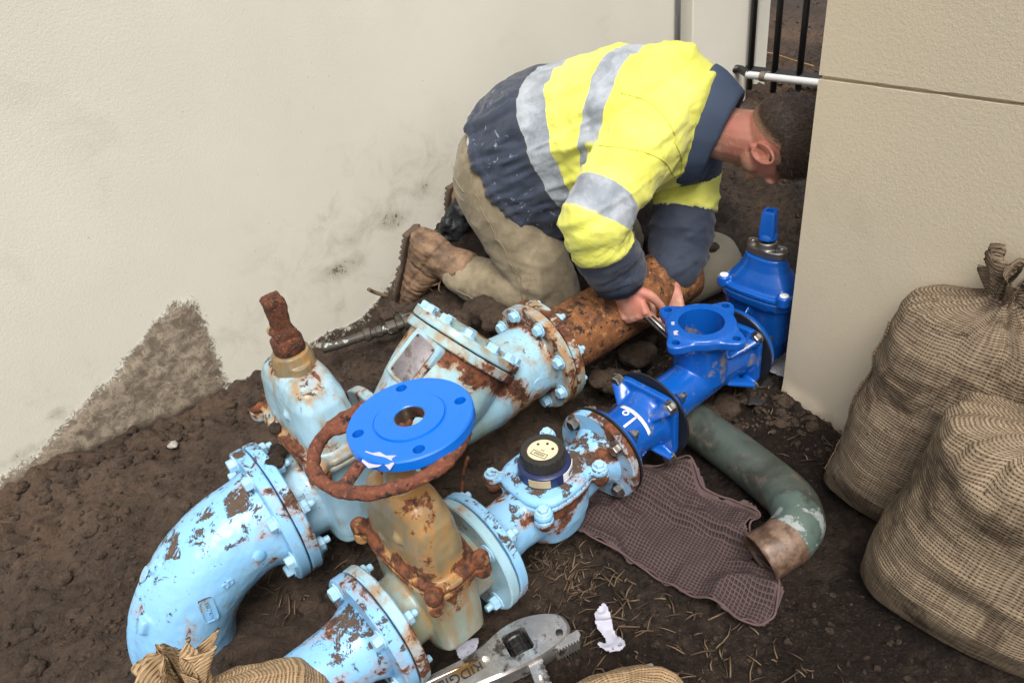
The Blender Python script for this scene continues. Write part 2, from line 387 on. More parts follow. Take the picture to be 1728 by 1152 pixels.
# hessian: weave counted in metres in the uv layer
def hess(name, lo, hi, dirt=.4, p=.0058):
    s = NT(name); uv = s.n('UVMap').outputs[0]
    wob = s.n('VectorMath', operation='MULTIPLY_ADD'); s.l(s.noise(30, 3, .6, uv, col=True), wob.inputs[0]); wob.inputs[1].default_value = (.006, .006, 0); s.l(uv, wob.inputs[2])
    x, y, _ = s.sep(wob.outputs[0])
    def th(c, oth):
        ph = s.math('MULTIPLY', c, 2*pi/p); return s.math('ABSOLUTE', s.math('SINE', s.math('MULTIPLY', ph, .5)))
    a = th(x, y); b = th(y, x)
    thr = s.scale(wob.outputs[0], (2.1/p, 1/p*.07, 0)); thr2 = s.scale(wob.outputs[0], (1/p*.07, 2.1/p, 0))
    va = s.noise(1, 1, .5, thr); vb = s.noise(1, 1, .5, thr2)
    ta = s.math('MULTIPLY', s.ramp(s.math('ADD', a, s.math('MULTIPLY', s.math('SUBTRACT', va, .5), .6)), .1, .9), .62)
    tb = s.ramp(s.math('ADD', b, s.math('MULTIPLY', s.math('SUBTRACT', vb, .5), .6)), .15, .85)
    w = s.math('MAXIMUM', ta, tb)
    big = s.ramp(s.noise(6, 6, .75, s.obj, .8), .42, .64)
    c1 = s.mix(s.ramp(s.math('ADD', s.math('MULTIPLY', va, .5), s.math('MULTIPLY', vb, .5)), .25, .75), lo, hi)
    c = s.mix(w, tuple(q*.58 for q in lo), c1)
    cen = s.math('MULTIPLY', s.ramp(big, .3, 1.), dirt)
    low = s.attr('low'); cen = s.math('MINIMUM', s.math('ADD', cen, s.math('MULTIPLY', low, .55)), .92)
    c = s.mix(cen, c, s.mix(w, (.020, .014, .009), (.105, .074, .048)))
    sp = s.ramp(s.noise(45, 5, .75), .60, .68); c = s.mix(s.math('MULTIPLY', sp, dirt), c, (.05, .034, .022))
    return s.fin(c, .88, s.bump(w, .0022, .9), Specular_IOR_Level=.2)
M['hessian'] = hess('hessian_dirty', (.155, .112, .070), (.35, .27, .185), .82)
M['hessian_far'] = hess('hessian_stained', (.14, .10, .065), (.31, .24, .165), .95, .0056)
M['hessian_clean'] = hess('hessian_clean', (.27, .175, .09), (.55, .39, .23), .08, .0048)
M['hess_frill'] = hess('hessian_frill', (.24, .165, .10), (.40, .29, .19), .2)
s = NT('waffle_cloth'); uv = s.n('UVMap').outputs[0]; x, y, _ = s.sep(uv); q = .0070
gx = s.math('ABSOLUTE', s.math('SINE', s.math('MULTIPLY', x, pi/q))); gy = s.math('ABSOLUTE', s.math('SINE', s.math('MULTIPLY', y, pi/q)))
pit = s.math('MULTIPLY', s.ramp(gx, .35, .8), s.ramp(gy, .35, .8)); pit = s.math('MULTIPLY', pit, s.attr('waffle'))
c = s.mix(s.noise(6, 5, .7), (.060, .036, .035), (.105, .066, .064)); c = s.mix(pit, c, (.030, .017, .017))
c = s.mix(s.math('MULTIPLY', s.ramp(s.noise(11, 6, .7), .52, .72), .6), c, (.045, .03, .024))
M['waffle'] = s.fin(c, .9, s.bump(s.math('SUBTRACT', 1., pit), .004, 1.))
M['mesh_dark'] = plain('dark_woven_mat', (.022, .018, .020), .8, .4, 300, .003)
M['foil'] = plain('white_bubble_sheet', (.62, .62, .66), .35, .15, 160, .004)
M['concrete_pipe'] = plain('pale_pipe', (.25, .22, .16), .6, .25, 14, .003)
s = NT('black_pipe_paint_scuffed'); c = s.mix(s.ramp(s.noise(38, 5, .7), .60, .63), s.mix(s.noise(30), (.018, .017, .014), (.075, .062, .045)), (.36, .42, .40))
M['black_scuff'] = s.fin(c, .55, s.bump(s.noise(40, 5), .003, .7))

# ================================================================= setting
DW = np.array([.809, .588, 0]); NW = np.array([.588, -.809, 0]); W0 = np.array([-1.323, 1.445, 0])
E0 = np.array([.613, 1.345, 0]); EW = unit([.475, -.88, 0]); EN = np.array([EW[1]*-1, EW[0], 0]); EN = np.array([.88, .475, 0])
A1 = radians(38); D1 = np.array([cos(A1), sin(A1), 0]); C1 = np.array([-.286, .783, 0]); Z1 = .16
A2 = radians(34.5); D2 = np.array([cos(A2), sin(A2), 0]); C2 = np.array([-.506, 1.07, 0]); Z2 = .18

def soil_h(x, y, fine=True):
    P = np.c_[x, y, np.zeros_like(x)]
    u = (P-W0)@DW; d = (P-W0)@NW
    near = np.exp(-np.clip(d, 0, 9)**2/.10)
    h = -.035*sstep(.1, .5, u)*sstep(1.25, 1.0, u)*near
    h = h+.22*sstep(1.03, 1.62, u)*np.exp(-np.clip(d, 0, 9)**2/.22)*sstep(2.9, 1.7, u)**.5
    back = sstep(1.5, 2.7, u)
    h = h+.13*back
    h = h+.05*sstep(1.2, 1.9, u)*sstep(1.3, .5, d)*sstep(.1, .35, d)
    # under the back run of pipe the trench stays open; low at the front left
    l2 = (P-C2)@np.array([-D2[1], D2[0], 0]); t2 = (P-C2)@D2
    h = h-.05*np.exp(-(l2+.04)**2/.012)*sstep(.5, .8, t2)*sstep(2.2, 1.4, t2)
    l1 = (P-C1)@np.array([-D1[1], D1[0], 0]); t1 = (P-C1)@D1
    h = h-.035*np.exp(-(l1-.12)**2/.01)*sstep(-.1, .1, t1)*sstep(.9, .7, t1)
    h = h+.05*np.exp(-((t1-.72)**2/.006+(l1-.17)**2/.010))          # lump behind the blue tee
    h = h+.03*np.exp(-((t1-.93)**2/.02+(l1+.14)**2/.006))
    r = (P-E0)@EW; rn = (P-E0)@EN
    h = h+.035*sstep(-.18, .0, rn)*sstep(-.2, 0., r)
    smooth = sstep(.35, .05, (np.abs(l1+.42)))*sstep(-.2, .2, t1)       # trodden flat by the sacks
    rgh = 1-.75*np.clip(smooth, 0, 1)-.0
    wav = fbm(P, 2.1, 3, 11)*.035+fbm(P, 7, 4, 12)*.020*rgh
    h = h+wav
    if fine:
        rid = fbm(P+fbm(P, 9, 2, 5)[:, None]*.03, 14, 5, 13, .55, True)
        lump = np.maximum(0, fbm(P, 26, 4, 14, .6))
        leftk = 1+.6*sstep(.6, .1, d)*sstep(1.2, .6, u)
        h = h+rgh*leftk*(rid*.013+lump*.014)+rgh*np.minimum(0, fbm(P+fbm(P, 5, 2, 77)[:, None]*.06, 10, 3, 16, .5, True)-.05)*.032*(.4+.6*leftk)+fbm(P, 6, 4, 18, .55)*.042*rgh*(.6+.7*sstep(.7, .1, d))+fbm(P, 70, 3, 15, .6)*.005*(.4+.6*rgh)
    return h
def axis_grid(a, b, step, far):
    mid = np.arange(a, b+step/2, step); k = [step]
    while sum(k) < far: k.append(k[-1]*1.35)
    k = np.cumsum(k[1:]); return np.r_[a-k[::-1], mid, b+k]
gx = axis_grid(-1.75, 1.75, .0068, 90); gy = axis_grid(.42, 3.9, .0072, 90)
X, Y = np.meshgrid(gx, gy); x_, y_ = X.ravel(), Y.ravel()
inn = (np.abs(x_) < 2.2) & (y_ > .2) & (y_ < 4.6)
Z = np.where(inn, 0., 0.)
Z[inn] = soil_h(x_[inn], y_[inn]); o_ = ~inn; Z[o_] = soil_h(np.clip(x_[o_], -2.2, 2.2), np.clip(y_[o_], .2, 4.6), False)*.6+.04*sstep(4.6, 9, y_[o_])
nx, ny = len(gx), len(gy)
idx = np.arange(nx*ny).reshape(ny, nx)
Fq = np.c_[idx[:-1, :-1].ravel(), idx[:-1, 1:].ravel(), idx[1:, 1:].ravel(), idx[1:, :-1].ravel()]
Pg = np.c_[x_, y_, np.zeros_like(x_)]; ug = (Pg-W0)@DW; dg = (Pg-W0)@NW
dry = .85*sstep(1.0, .25, dg)*sstep(1.6, .2, ug)+.55*sstep(1.6, 2.6, ug)+.1+fbm(Pg, 2.3, 2, 41)*.7
l1g = (Pg-C1)@np.array([-D1[1], D1[0], 0]); dry = dry-.35*sstep(-.02, -.2, l1g)
ground = mk('ground', (np.c_[x_, y_, Z], Fq), M['soil'], attrs={'dry': dry}); tag(ground, kind='structure')

def inpoly(px, py, poly):
    poly = np.asarray(poly); r = np.zeros(len(px), bool); dmin = np.full(len(px), 9.)
    for (x0, y0), (x1, y1) in zip(poly, np.roll(poly, -1, 0)):
        c = ((y0 > py) != (y1 > py)) & (px < (x1-x0)*(py-y0)/(y1-y0+1e-12)+x0); r ^= c
        ex, ey = x1-x0, y1-y0; t = np.clip(((px-x0)*ex+(py-y0)*ey)/(ex*ex+ey*ey), 0, 1)
        dmin = np.minimum(dmin, np.hypot(px-x0-t*ex, py-y0-t*ey))
    return r, dmin
# left wall ---------------------------------------------------------
u = np.r_[np.linspace(-2.2, -.2, 20), np.arange(-.19, 1.8, .0075), np.linspace(1.81, 2.85, 110)]
zz = np.r_[np.arange(-.3, .55, .0075), np.linspace(.56, 2.3, 40)]
UU, ZZ = np.meshgrid(u, zz); uu, z_ = UU.ravel(), ZZ.ravel()
A = [(-.25, -.12), (.0, .03), (.10, .05), (.17, .075), (.25, .12), (.344, .154), (.43, .205), (.50, .25), (.568, .283), (.605, .272), (.61, .20), (.603, .10), (.60, -.033), (.5, -.12), (.2, -.2)]
ins, dm = inpoly(uu, z_, A)
mud = np.where(ins, .5+np.minimum(dm, .03)*9, .5-np.minimum(dm, .1)*12)
cut_, dm2 = inpoly(uu, z_, [(.545, .16), (.56, .17), (.592, -.03), (.56, -.06), (.54, .0)])
mud = np.where(cut_, mud*.9, mud)
base = soil_h(W0[0]+uu*DW[0]+NW[0]*.02, W0[1]+uu*DW[1]+NW[1]*.02, False)
mud = np.maximum(mud, .55-np.clip(z_-base-.012, 0, 1)*22)
foot = np.clip(1.15-(z_-base)/.03, 0, 1)
grime = np.clip(.85-(z_-base)/.16, 0, 1)*sstep(-.1, .1, uu)*sstep(1.7, 1.3, uu)*.55
for (uc, zc, ru, rz_, k) in [(1.06, .17, .12, .05, .75), (1.25, .24, .10, .05, .8), (1.37, .30, .07, .05, .7), (1.15, .28, .12, .03, .55), (.20, .135, .05, .035, .75), (.17, .19, .04, .02, .5), (1.0, .05, .10, .05, .5), (1.15, .25, .42, .18, .52), (1.30, .42, .28, .15, .42), (.75, .12, .25, .14, .42), (.2, .16, .2, .10, .42), (1.45, .30, .12, .25, .5), (1.45, .42, .03, .14, .45), (.1, .07, .08, .03, .7)]:
    grime = np.maximum(grime, k*np.exp(-((uu-uc)/ru)**2-((z_-zc)/rz_)**2))
off = np.clip(mud-.42, 0, .4)*.011*(1+fbm(np.c_[uu, z_, uu*0], 45, 4, 3)*1.1)
off = np.maximum(off, 0)+fbm(np.c_[uu, z_, uu*0], 1.3, 2, 8)*.002
nU, nZ = len(u), len(zz); idw = np.arange(nU*nZ).reshape(nZ, nU)
Vw = W0+uu[:, None]*DW+off[:, None]*NW; Vw[:, 2] = z_
Fw = [tuple(q) for q in np.c_[idw[:-1, :-1].ravel(), idw[:-1, 1:].ravel(), idw[1:, 1:].ravel(), idw[1:, :-1].ravel()]]
rim = np.r_[idw[0, :], idw[1:, -1], idw[-1, -2::-1], idw[-2:0:-1, 0]]
Vb = Vw[rim]-NW*.24; nb = len(Vw); nr = len(rim)
Fw += [(rim[(i+1) % nr], rim[i], nb+i, nb+(i+1) % nr) for i in range(nr)]
back_ = [nb+i for i in range(nr)]; Fw.append(tuple(back_[::-1]))
wl = mk('rendered_wall', (np.vstack([Vw, Vb]), Fw), M['wall'], sharp=50,
        attrs={'foot': np.r_[foot, np.zeros(nr)], 'mud': np.r_[mud, np.zeros(nr)], 'grime': np.r_[grime, np.zeros(nr)]})
tag(wl, 'long cream rendered wall with mud thrown against its foot, behind the kneeling man', 'wall')
# pier at the far end of the wall and the strip of wall beyond
def wbox(u0, u1, n0, n1, z0, z1, b=.004):
    g = bevel_box(u0, u1, n0, n1, z0, z1, b); R = np.array([DW, NW, [0, 0, 1]]).T; v = g[0]@R.T+W0
    return v, [f[::-1] for f in g[1]]
pier = mk('wall_pier', wbox(2.62, 2.985, -.23, .062, -.3, 2.3), M['wall'], sharp=30)
tag(pier, 'cream rendered pier ending the long wall beside the black bars', 'wall pier')
post = mk('gate_post', wbox(3.18, 3.26, -.12, -.03, -.2, 2.2), M['wall'], sharp=30)
tag(post, 'narrow cream post seen just behind the first black bar', 'post')
# conduit on the wall
g = tube([W0+DW*2.592+NW*.014+np.array([0, 0, z]) for z in (.435, 1., 2.2)], .010, 16)
cdt = thing('conduit', 'thin grey conduit running down the wall beside the pale pier', 'conduit', tuple(W0+DW*2.592+NW*.014+np.array([0, 0, .43])))
mk('pipe', xf(g, t=-np.array(cdt.location)), M['pvc_grey'], cdt)
g = join(xf(lathe([(-.03, .008), (-.028, .012), (.0, .012), (.002, .008)], 12), frame_to(DW), None), xf(lathe([(-.012, .012), (0, .017), (.012, .012)], 10), LZ), xf(box(.0, .04, -.004, .004, -.008, .008), frame_to(DW)))
mk('clip', xf(g, t=(0, 0, -.006)), M['clip_metal'], cdt, sharp=40)
# right wall: its end face towards us, with one groove ---------------
def rbox(r0, r1, n0, n1, z0, z1, b=.004):
    g = bevel_box(r0, r1, n0, n1, z0, z1, b); R = np.array([EW, EN, [0, 0, 1]]).T
    return g[0]@R.T+E0, g[1]
pj0 = on_plane(1383, 131, E0, EN); pj1 = on_plane(1728, 177, E0, EN)
rj0, rj1 = (pj0-E0)@EW, (pj1-E0)@EW; sl = (pj1[2]-pj0[2])/(rj1-rj0)
rr = np.r_[0, np.linspace(.004, 1.2, 120), 1.9]; top = pj0[2]+sl*(rr-rj0)
zl = [-.3]+[0]*1
prof = [(-.35, 0), (-.02, 0)]
def rwall():
    R_ = []; n = 70
    zb = np.linspace(-.3, 1, n)
    V = []; lev = []
    # columns of the face: bottom part up to the groove, groove, top part
    for r in rr:
        zg = pj0[2]+sl*(r-rj0); w = .0032+.0012*float(vnoise([[r*40, 0, 0]], 3)[0])
        zs = list(np.linspace(-.3, .14, 40))+list(np.linspace(.15, zg-w, 30))+[zg-w*.6, zg+w*.6]+list(np.linspace(zg+w, 1.9, 20))
        dp = [0]*70+[.010, .010]+[0]*20
        for z, d in zip(zs, dp):
            foot = .012*float(sstep(.10, .02, z))*(1.2+math.sin(r*31)+.5*math.sin(r*87))*(z < .13)
            V.append((r, d-foot*.5+.0, z))
    m = 92; V = np.array(V); nr_ = len(rr); F = []
    for i in range(nr_-1):
        for j in range(m-1): F.append((i*m+j, i*m+j+1, (i+1)*m+j+1, (i+1)*m+j))
    # sides and back
    b0 = len(V); V = np.vstack([V, [(0, .3, -.3), (0, .3, 1.9), (1.9, .3, 1.9), (1.9, .3, -.3)]])
    F.append(tuple([b0, b0+1]+[j for j in range(m-1, -1, -1)]))
    F.append(tuple([b0+2, b0+3]+[(nr_-1)*m+j for j in range(m)]))
    F.append(tuple([b0+1, b0+2]+[i*m+m-1 for i in range(nr_-1, -1, -1)]))
    F.append((b0, b0+3, b0+2, b0+1))
    R = np.array([EW, EN, [0, 0, 1]]).T
    v = V@R.T+E0
    v = v+np.array([0, 0, 0])
    return v, F
g = rwall(); gr = np.clip(.7-(g[0][:, 2]-.05)/.06, 0, .8)
rw = mk('end_wall', g, M['wall_warm'], sharp=35, attrs={'grime': gr, 'mud': .42-np.clip(g[0][:, 2]-.02, 0, 1)*14})
tag(rw, 'warm cream wall end with a thin level groove, behind the two standing sacks', 'wall')

# bars ---------------------------------------------------------------
b0 = at(1252, 116, .25); b1 = at(1440, 138, .25); bd = unit(b1-b0); 
fence = thing('bar_fence', 'black steel bars rising from a low rail between the pier and the end wall', 'fence', tuple(b0*np.array([1, 1, 0])+[0, 0, .2]))
FO = np.array(fence.location)
mk('bottom_rail', xf(tube([b0-FO-bd*.02, b1-FO+bd*.5], .015, 4), None), M['black_paint'], fence, sharp=30)
for k, px in enumerate((1266, 1307, 1349, 1391, 1433)):
    p = at(px, 118+k*4.8, .25)-FO
    q = np.array([p[0], p[1], 0])
    mk('bar', tube([q+[0, 0, -.03], q+[0, 0, 1.6]], .0125, 14), M['black_paint'], fence)
pp0, pp1 = at(1262, 120, .262)+np.array([-.02, -.045, 0]), at(1378, 133, .262)+np.array([-.02, -.045, 0]); pd = unit(pp1-pp0)
pv = thing('water_pipe', 'white plastic pipe clipped along the foot of the black bars', 'pipe', tuple(pp0))
mk('pipe', tube([pp0*0, pd*(.6)], .0145, 20), M['pvc_white'], pv, sharp=40)
mk('clamp', xf(join(lathe([(-.012, .015), (-.010, .019), (.010, .019), (.012, .015)], 20), box(-.006, .006, .0, .05, -.006, .006)), frame_to(pd), pd*.07), M['clip_metal'], pv, sharp=40)
hp = [at(1212, 160, .17), at(1216, 135, .22), at(1232, 119, .265), at(1248, 117, .268), np.array(pp0)+pd*.01]
tag(mk('hose', tube(spline(hp, 30), .016, 14), M['black_hose']), 'black hose bending into the white pipe by the pier', 'hose')
cp_ = [at(1268, 106, .22), at(1290, 104, .22), at(1310, 108, .21), at(1345, 120, .21), at(1372, 128, .21)]
cp_ = [p+np.array([.05, .12, 0]) for p in cp_]
tag(mk('wire', tube(spline(cp_, 30), .003, 8), plain('rusty_wire', (.36, .20, .09), .7)), 'thin rusty wire lying on the soil behind the bars', 'wire')
g = rough(fuse([ball((0, 0, 0), (.03, .02, .05)), ball((.02, 0, -.03), (.05, .025, .03)), ball((-.02, .0, -.05), (.03, .02, .04))], .005), .02, 30, 4, 4)
tag(mk('torn_edging', g, M['soil_clod'], loc=tuple(at(1228, 106, .28)), attrs={'dry': np.full(len(g[0]), .6)}), 'ragged lump of dried mud and liner at the foot of the pier', 'mud lump')

# ================================================================= pipework
def hexhead(r, h, washer=True, stub=0., seg=6):
    """bolt head on the -x side of x=0"""
    gs = []
    a = np.arange(6)*pi/3
    def hr(x, k): return np.c_[np.full(6, x), r*k*np.cos(a), r*k*np.sin(a)]
    gs.append(rings([hr(.0, 1), hr(-h*.86, 1), hr(-h, .86)]))
    if washer: gs.append(lathe([(0.001, r*1.35), (-.0018, r*1.35), (-.0024, r*1.28)], 20))
    if stub: gs.append(lathe([(-h*.9, r*.52), (-h-stub*.85, r*.52), (-h-stub, r*.44)], 14))
    return join(*gs)
HEAD = {}
def bolts(parent, mat, R, n, x, sgn=-1, size=.012, ph=.5, name='bolt', stub=0., z=0., only=None, h=None, axis=None, cen=None):
    k = (mat, size, stub, name)
    if k not in HEAD:
        md = mesh_data(name, hexhead(size, h or size*1.15, True, stub), True, 30); md.materials.append(M[mat]); HEAD[k] = md
    for i in range(n):
        if only is not None and i not in only: continue
        a = 2*pi*(i+ph)/n
        p = np.array([x, R*cos(a), R*sin(a)])
        Rm = np.eye(3) if sgn < 0 else np.diag([-1., -1, 1])
        Rm = Rm@rot((1, 0, 0), (i*37) % 60)
        if axis is not None: Fm = frame_to(axis); p = Fm@p; Rm = Fm@Rm
        if cen is not None: p = p+np.asarray(cen)
        o = bpy.data.objects.new(name, HEAD[k]); COL.objects.link(o); o.parent = parent
        Mx = Matrix(Rm.tolist()).to_4x4(); Mx.translation = Vector(p+np.array([0, 0, z])); o.matrix_local = Mx
def disc(x0, x1, R, rin=0., bev=.0025, seg=72):
    if rin: return lathe([(x0, rin), (x0, R-bev), (x0+bev, R), (x1-bev, R), (x1, R-bev), (x1, rin)], seg, True)
    return lathe([(x0, .001), (x0, R-bev), (x0+bev, R), (x1-bev, R), (x1, R-bev), (x1, .001)], seg)
def at_line(C, D, t): return tuple(C+D*t)
from mathutils.bvhtree import BVHTree
def hit(o, px, py):
    bpy.context.view_layer.update(); mw = o.matrix_world
    vs = [mw @ v.co for v in o.data.vertices]; fs = [tuple(p.vertices) for p in o.data.polygons]
    d = _F + CR*(px-864)/1280 - CU*(py-576)/1280
    l, nrm, i, _ = BVHTree.FromPolygons(vs, fs).ray_cast(Vector(CP), Vector(unit(d)))
    return (np.array(l), np.array(nrm)) if l is not None else (None, None)
def put_on(o, px, py, g, mat, name, parent, updir=(0, 0, 1), lift=0., sharp=40):
    """sit a small piece (built with +x outwards) on the surface of o"""
    p, n = hit(o, px, py)
    if p is None: print('NO HIT', name, px, py); return None
    if n@(p-CP) > 0: n = -n
    inv = np.array(parent.matrix_world.inverted())
    R = inv[:3, :3]@frame_to(n, updir); q = inv[:3, :3]@(p+n*lift)+inv[:3, 3]
    return mk(name, g, mat, parent, loc=q, rotm=R, sharp=sharp)
def text_geo(txt, size, depth):
    cu = bpy.data.curves.new('t', 'FONT'); cu.body = txt; cu.size = size; cu.extrude = depth; cu.align_x = 'CENTER'; cu.align_y = 'CENTER'; cu.resolution_u = 3
    o = bpy.data.objects.new('t', cu); COL.objects.link(o); e = o.evaluated_get(bpy.context.evaluated_depsgraph_get()); m = e.to_mesh()
    V = np.array([v.co[:] for v in m.vertices]); F = [tuple(p.vertices) for p in m.polygons]; e.to_mesh_clear()
    bpy.data.objects.remove(o); bpy.data.curves.remove(cu); return V, F
TX = np.array([[0, 0, 1], [1, 0, 0], [0, 1, 0]], float)   # text plane xy -> yz, facing +x
def text_arc(g, r):    # wrap text (x along the arc) round a cylinder about x; text up = -x
    V = np.array(g[0]); a = V[:, 0]/r; rad = r+V[:, 2]
    return np.c_[-V[:, 1], rad*np.sin(a), rad*np.cos(a)], g[1]

# ---- bend, front left ------------------------------------------------
T = thing('pipe_bend', 'fat light blue flanged pipe bend diving into the mud at the left', 'pipe bend', at_line(C2, D2, 0), A2)
rb = .20; th = np.linspace(0, pi/2, 22)
path = [(-.0, 0, 0), (-.045, 0, 0)]+[(-.045-rb*sin(a), 0, -rb*(1-cos(a))) for a in th[1:]]+[(-.045-rb, 0, -rb-.10)]
rad = [.108, .094]+[.0925]*21+[.094]
g1 = tube(path, rad, 64); 
outer = [(-.045-(rb+.094)*sin(a), .006, rb*0-rb+(rb+.094)*cos(a)) for a in np.linspace(radians(42), radians(92), 14)]
rib = tube(outer, [(.007, .012)]*14, 10)
lug = xf(bevel_box(-.012, .03, -.014, .014, -.016, .016, .004), rot((0, 1, 0), 35), (-.045-(rb+.085)*sin(radians(58)), -.032, -rb+(rb+.085)*cos(radians(58))))
lug2 = xf(bevel_box(-.01, .035, -.012, .012, -.014, .014, .004), rot((0, 1, 0), 62), (-.045-(rb+.09)*sin(radians(38)), .0, -rb+(rb+.09)*cos(radians(38))))
g = rough(fuse([g1, rib, lug, lug2], .0032, 3), .0012, 60, 2)
body = mk('body', g, M['blue_old'], T, loc=(0, 0, Z2), attrs={'wear': np.clip(1-(-np.asarray(g[0])[:, 0]-.02)/.05, 0, 1)*.35*(np.asarray(g[0])[:, 2] > 0)})
def wf(g, lo, hi, k=.12): V = np.asarray(g[0]); return {'wear': np.clip((np.hypot(V[:, 1], V[:, 2])-lo)/(hi-lo), 0, 1)*k}
g = disc(-.024, -.0015, .14); mk('flange', rough(g, .0008, 50), M['blue_old'], T, loc=(0, 0, Z2), sharp=40, attrs=wf(g, .12, .14))
bolts(T, 'bolt_blue', .118, 8, -.024, -1, .0135, .3, z=Z2)
bpy.context.view_layer.update()
put_on(body, 437, 937, lathe([(-.004, .0125), (.004, .0115), (.006, .009), (.006, .001)], 24), M['blue_old'], 'boss', T)
put_on(body, 380, 988, lathe([(-.003, .0065), (.003, .006), (.003, .0035), (.0012, .003), (.0012, .0005)], 18), M['blue_old'], 'ring_mark', T)
put_on(body, 388, 981, lathe([(-.003, .0065), (.003, .006), (.003, .0035), (.0012, .003), (.0012, .0005)], 18), M['blue_old'], 'ring_mark', T)
o_, w_ = sup(.024, .011, 6, 32), None
fr = join(rings([np.c_[np.full(32, x), sup(a, b, 6, 32)] for x, a, b in ((-.004, .027, .0135), (.002, .027, .0135), (.002, .0245, .011), (.0006, .0243, .0108))]))
tp = put_on(body, 352, 1029, fr, M['blue_old'], 'size_plate', T, updir=(.55, -.2, 0))
if tp: mk('cast_number', xf(text_geo('150 PN16', .010, .0012), TX, (.0012, 0, 0)), M['blue_old'], tp)
put_on(body, 243, 968, hexhead(.011, .016), M['bolt_blue'], 'bolt', T)

# ---- gate valves -----------------------------------------------------
def gate(T, z, k, matb, matt, bodyk, L, Rfl, rb_, zb, zf, zt, vox=.003, seed=1, wy=.125, tx=.062, lugm=None):
    """k: -; zb lowest, zf bonnet flange, zt top of bonnet (relative to the pipe axis)"""
    bar = lathe([(0, rb_*1.08), (.02, rb_), (L*.5, rb_*1.02), (L-.02, rb_), (L, rb_*1.08)], 48)
    c = L/2; lk = (wy/.125)**1.6
    lo = stack([(zb, tx*.55, wy*.40, 3, c, 0), (zb+.018, tx*.88, wy*.70, 4, c, 0), (zb+.05, tx, wy*.95, 5, c, 0), (zf-.03, tx*1.02, wy, 5, c, 0), (zf-.012, tx*1.05, wy*1.02, 5, c, 0)], 64)
    fl = stack([(zf-.013, tx*1.22, wy*1.14, 3.2, c, 0), (zf-.001, tx*1.24, wy*1.15, 3.2, c, 0)], 48)
    gl = [bar, lo, fl]
    for sx in (-1, 1):
        for sy in (-1, 1): gl.append(xf(lathez([(-.026, .014*lk), (-.022, .021*lk), (-.001, .021*lk)], 20), t=(c+sx*tx*1.0, sy*wy*1.05, zf)))
    g = rough(fuse(gl, vox, 4), .0012, 45, seed)
    V = np.asarray(g[0]); wear = np.clip(1-np.abs(V[:, 2]-zf)/.05, 0, 1)*.55
    b = mk('body', g, matb, T, loc=(0, 0, z), attrs={'wear': wear})
    H = zt-zf
    up_ = [stack([(zf, tx*.98, wy*.95, 4, c, 0), (zf+H*.35, tx*.93, wy*.92, 4, c, 0), (zf+H*.7, tx*.85, wy*.84, 4, c, 0), (zf+H*.9, tx*.74, wy*.70, 3.4, c, 0), (zt, tx*.60, wy*.50, 2.6, c, 0)], 48),
           stack([(zf+.0005, tx*1.22, wy*1.14, 3.2, c, 0), (zf+.012, tx*1.2, wy*1.13, 3.2, c, 0)], 48),
           ball((c-tx*.78, -wy*.28, zf+H*.52), (.014, .012, .012)), ball((c-tx*.78, wy*.3, zf+H*.25), (.012, .011, .012))]
    for sx in (-1, 1):
        for sy in (-1, 1): up_.append(xf(lathez([(.0, .021*lk), (.018, .021*lk), (.024, .013*lk)], 20), t=(c+sx*tx*1.0, sy*wy*1.05, zf)))
    g = rough(fuse(up_, vox, 5), .0012, 45, seed+5)
    V = np.asarray(g[0]); wear = np.clip(1-np.abs(V[:, 2]-zf)/.05, 0, 1)*.6+np.clip((V[:, 2]-zt+.03)/.03, 0, 1)*.3
    mk('bonnet', g, matt, T, loc=(0, 0, z), attrs={'wear': wear})
    return c
def clod(r, seed, flat=.6):
    t = np.linspace(.05, pi-.05, 12); g = lathe([(-cos(x)*r, sin(x)*r) for x in t], 18)
    V = np.array(g[0]); V *= (1+.55*fbm(V, 1.1/r, 4, seed))[:, None]; V[:, 2] *= flat; return V, g[1]
VL = thing('gate_valve', 'pale blue gate valve with bare rusted stem joined to the fat bend', 'gate valve', at_line(C2, D2, 0), A2)
c = gate(VL, Z2, 1, M['blue_pale'], M['blue_pale'], 0, .26, .14, .088, -.12, .145, .285, .0034, 3, .125, .060)
g = disc(.0015, .024, .14); mk('flange', rough(g, .0008, 50, 3), M['blue_old'], VL, loc=(0, 0, Z2), sharp=40, attrs=wf(g, .12, .14))
g = disc(.236, .26, .14); mk('flange', rough(g, .0008, 50, 4), M['blue_pale'], VL, loc=(0, 0, Z2), sharp=40, attrs=wf(g, .12, .14))
bolts(VL, 'bolt_blue', .118, 8, .024, 1, .0135, .3, 'nut', .012, Z2)
tl = rot((0, 1, 0), -2)
mk('gland', rough(fuse([lathez([(.272, .040), (.30, .038), (.318, .034), (.322, .020)], 32), stack([(.275, .026, .046, 2.4), (.30, .026, .045, 2.4)], 32)], .002, 2), .0012, 60, 7), M['tan_valve'], VL, loc=(c, 0, Z2), attrs=None)
mk('gland_nut', rough(lathez([(.318, .024), (.322, .029), (.345, .028), (.352, .022), (.354, .01)], 32), .003, 60, 8, 4), M['rust_stem'], VL, loc=(c, 0, Z2))
g = rings([np.c_[sup(a, a, 6, 24), np.full(24, z)] for z, a in ((.345, .020), (.362, .021), (.366, .0155), (.40, .0165), (.425, .0175), (.431, .015))])
mk('stem_cap', rough(evald(g, [('SUBSURF', dict(levels=2, subdivision_type='SIMPLE'))]), .0035, 75, 9, 4), M['rust_stem'], VL, loc=(c, 0, Z2))
mk('cap_screw', hexhead(.007, .009), M['tan_valve'], VL, loc=(c-.012, .024, Z2+.355), rotm=frame_to((.4, -1, 0)), sharp=30)
VLz = Z2
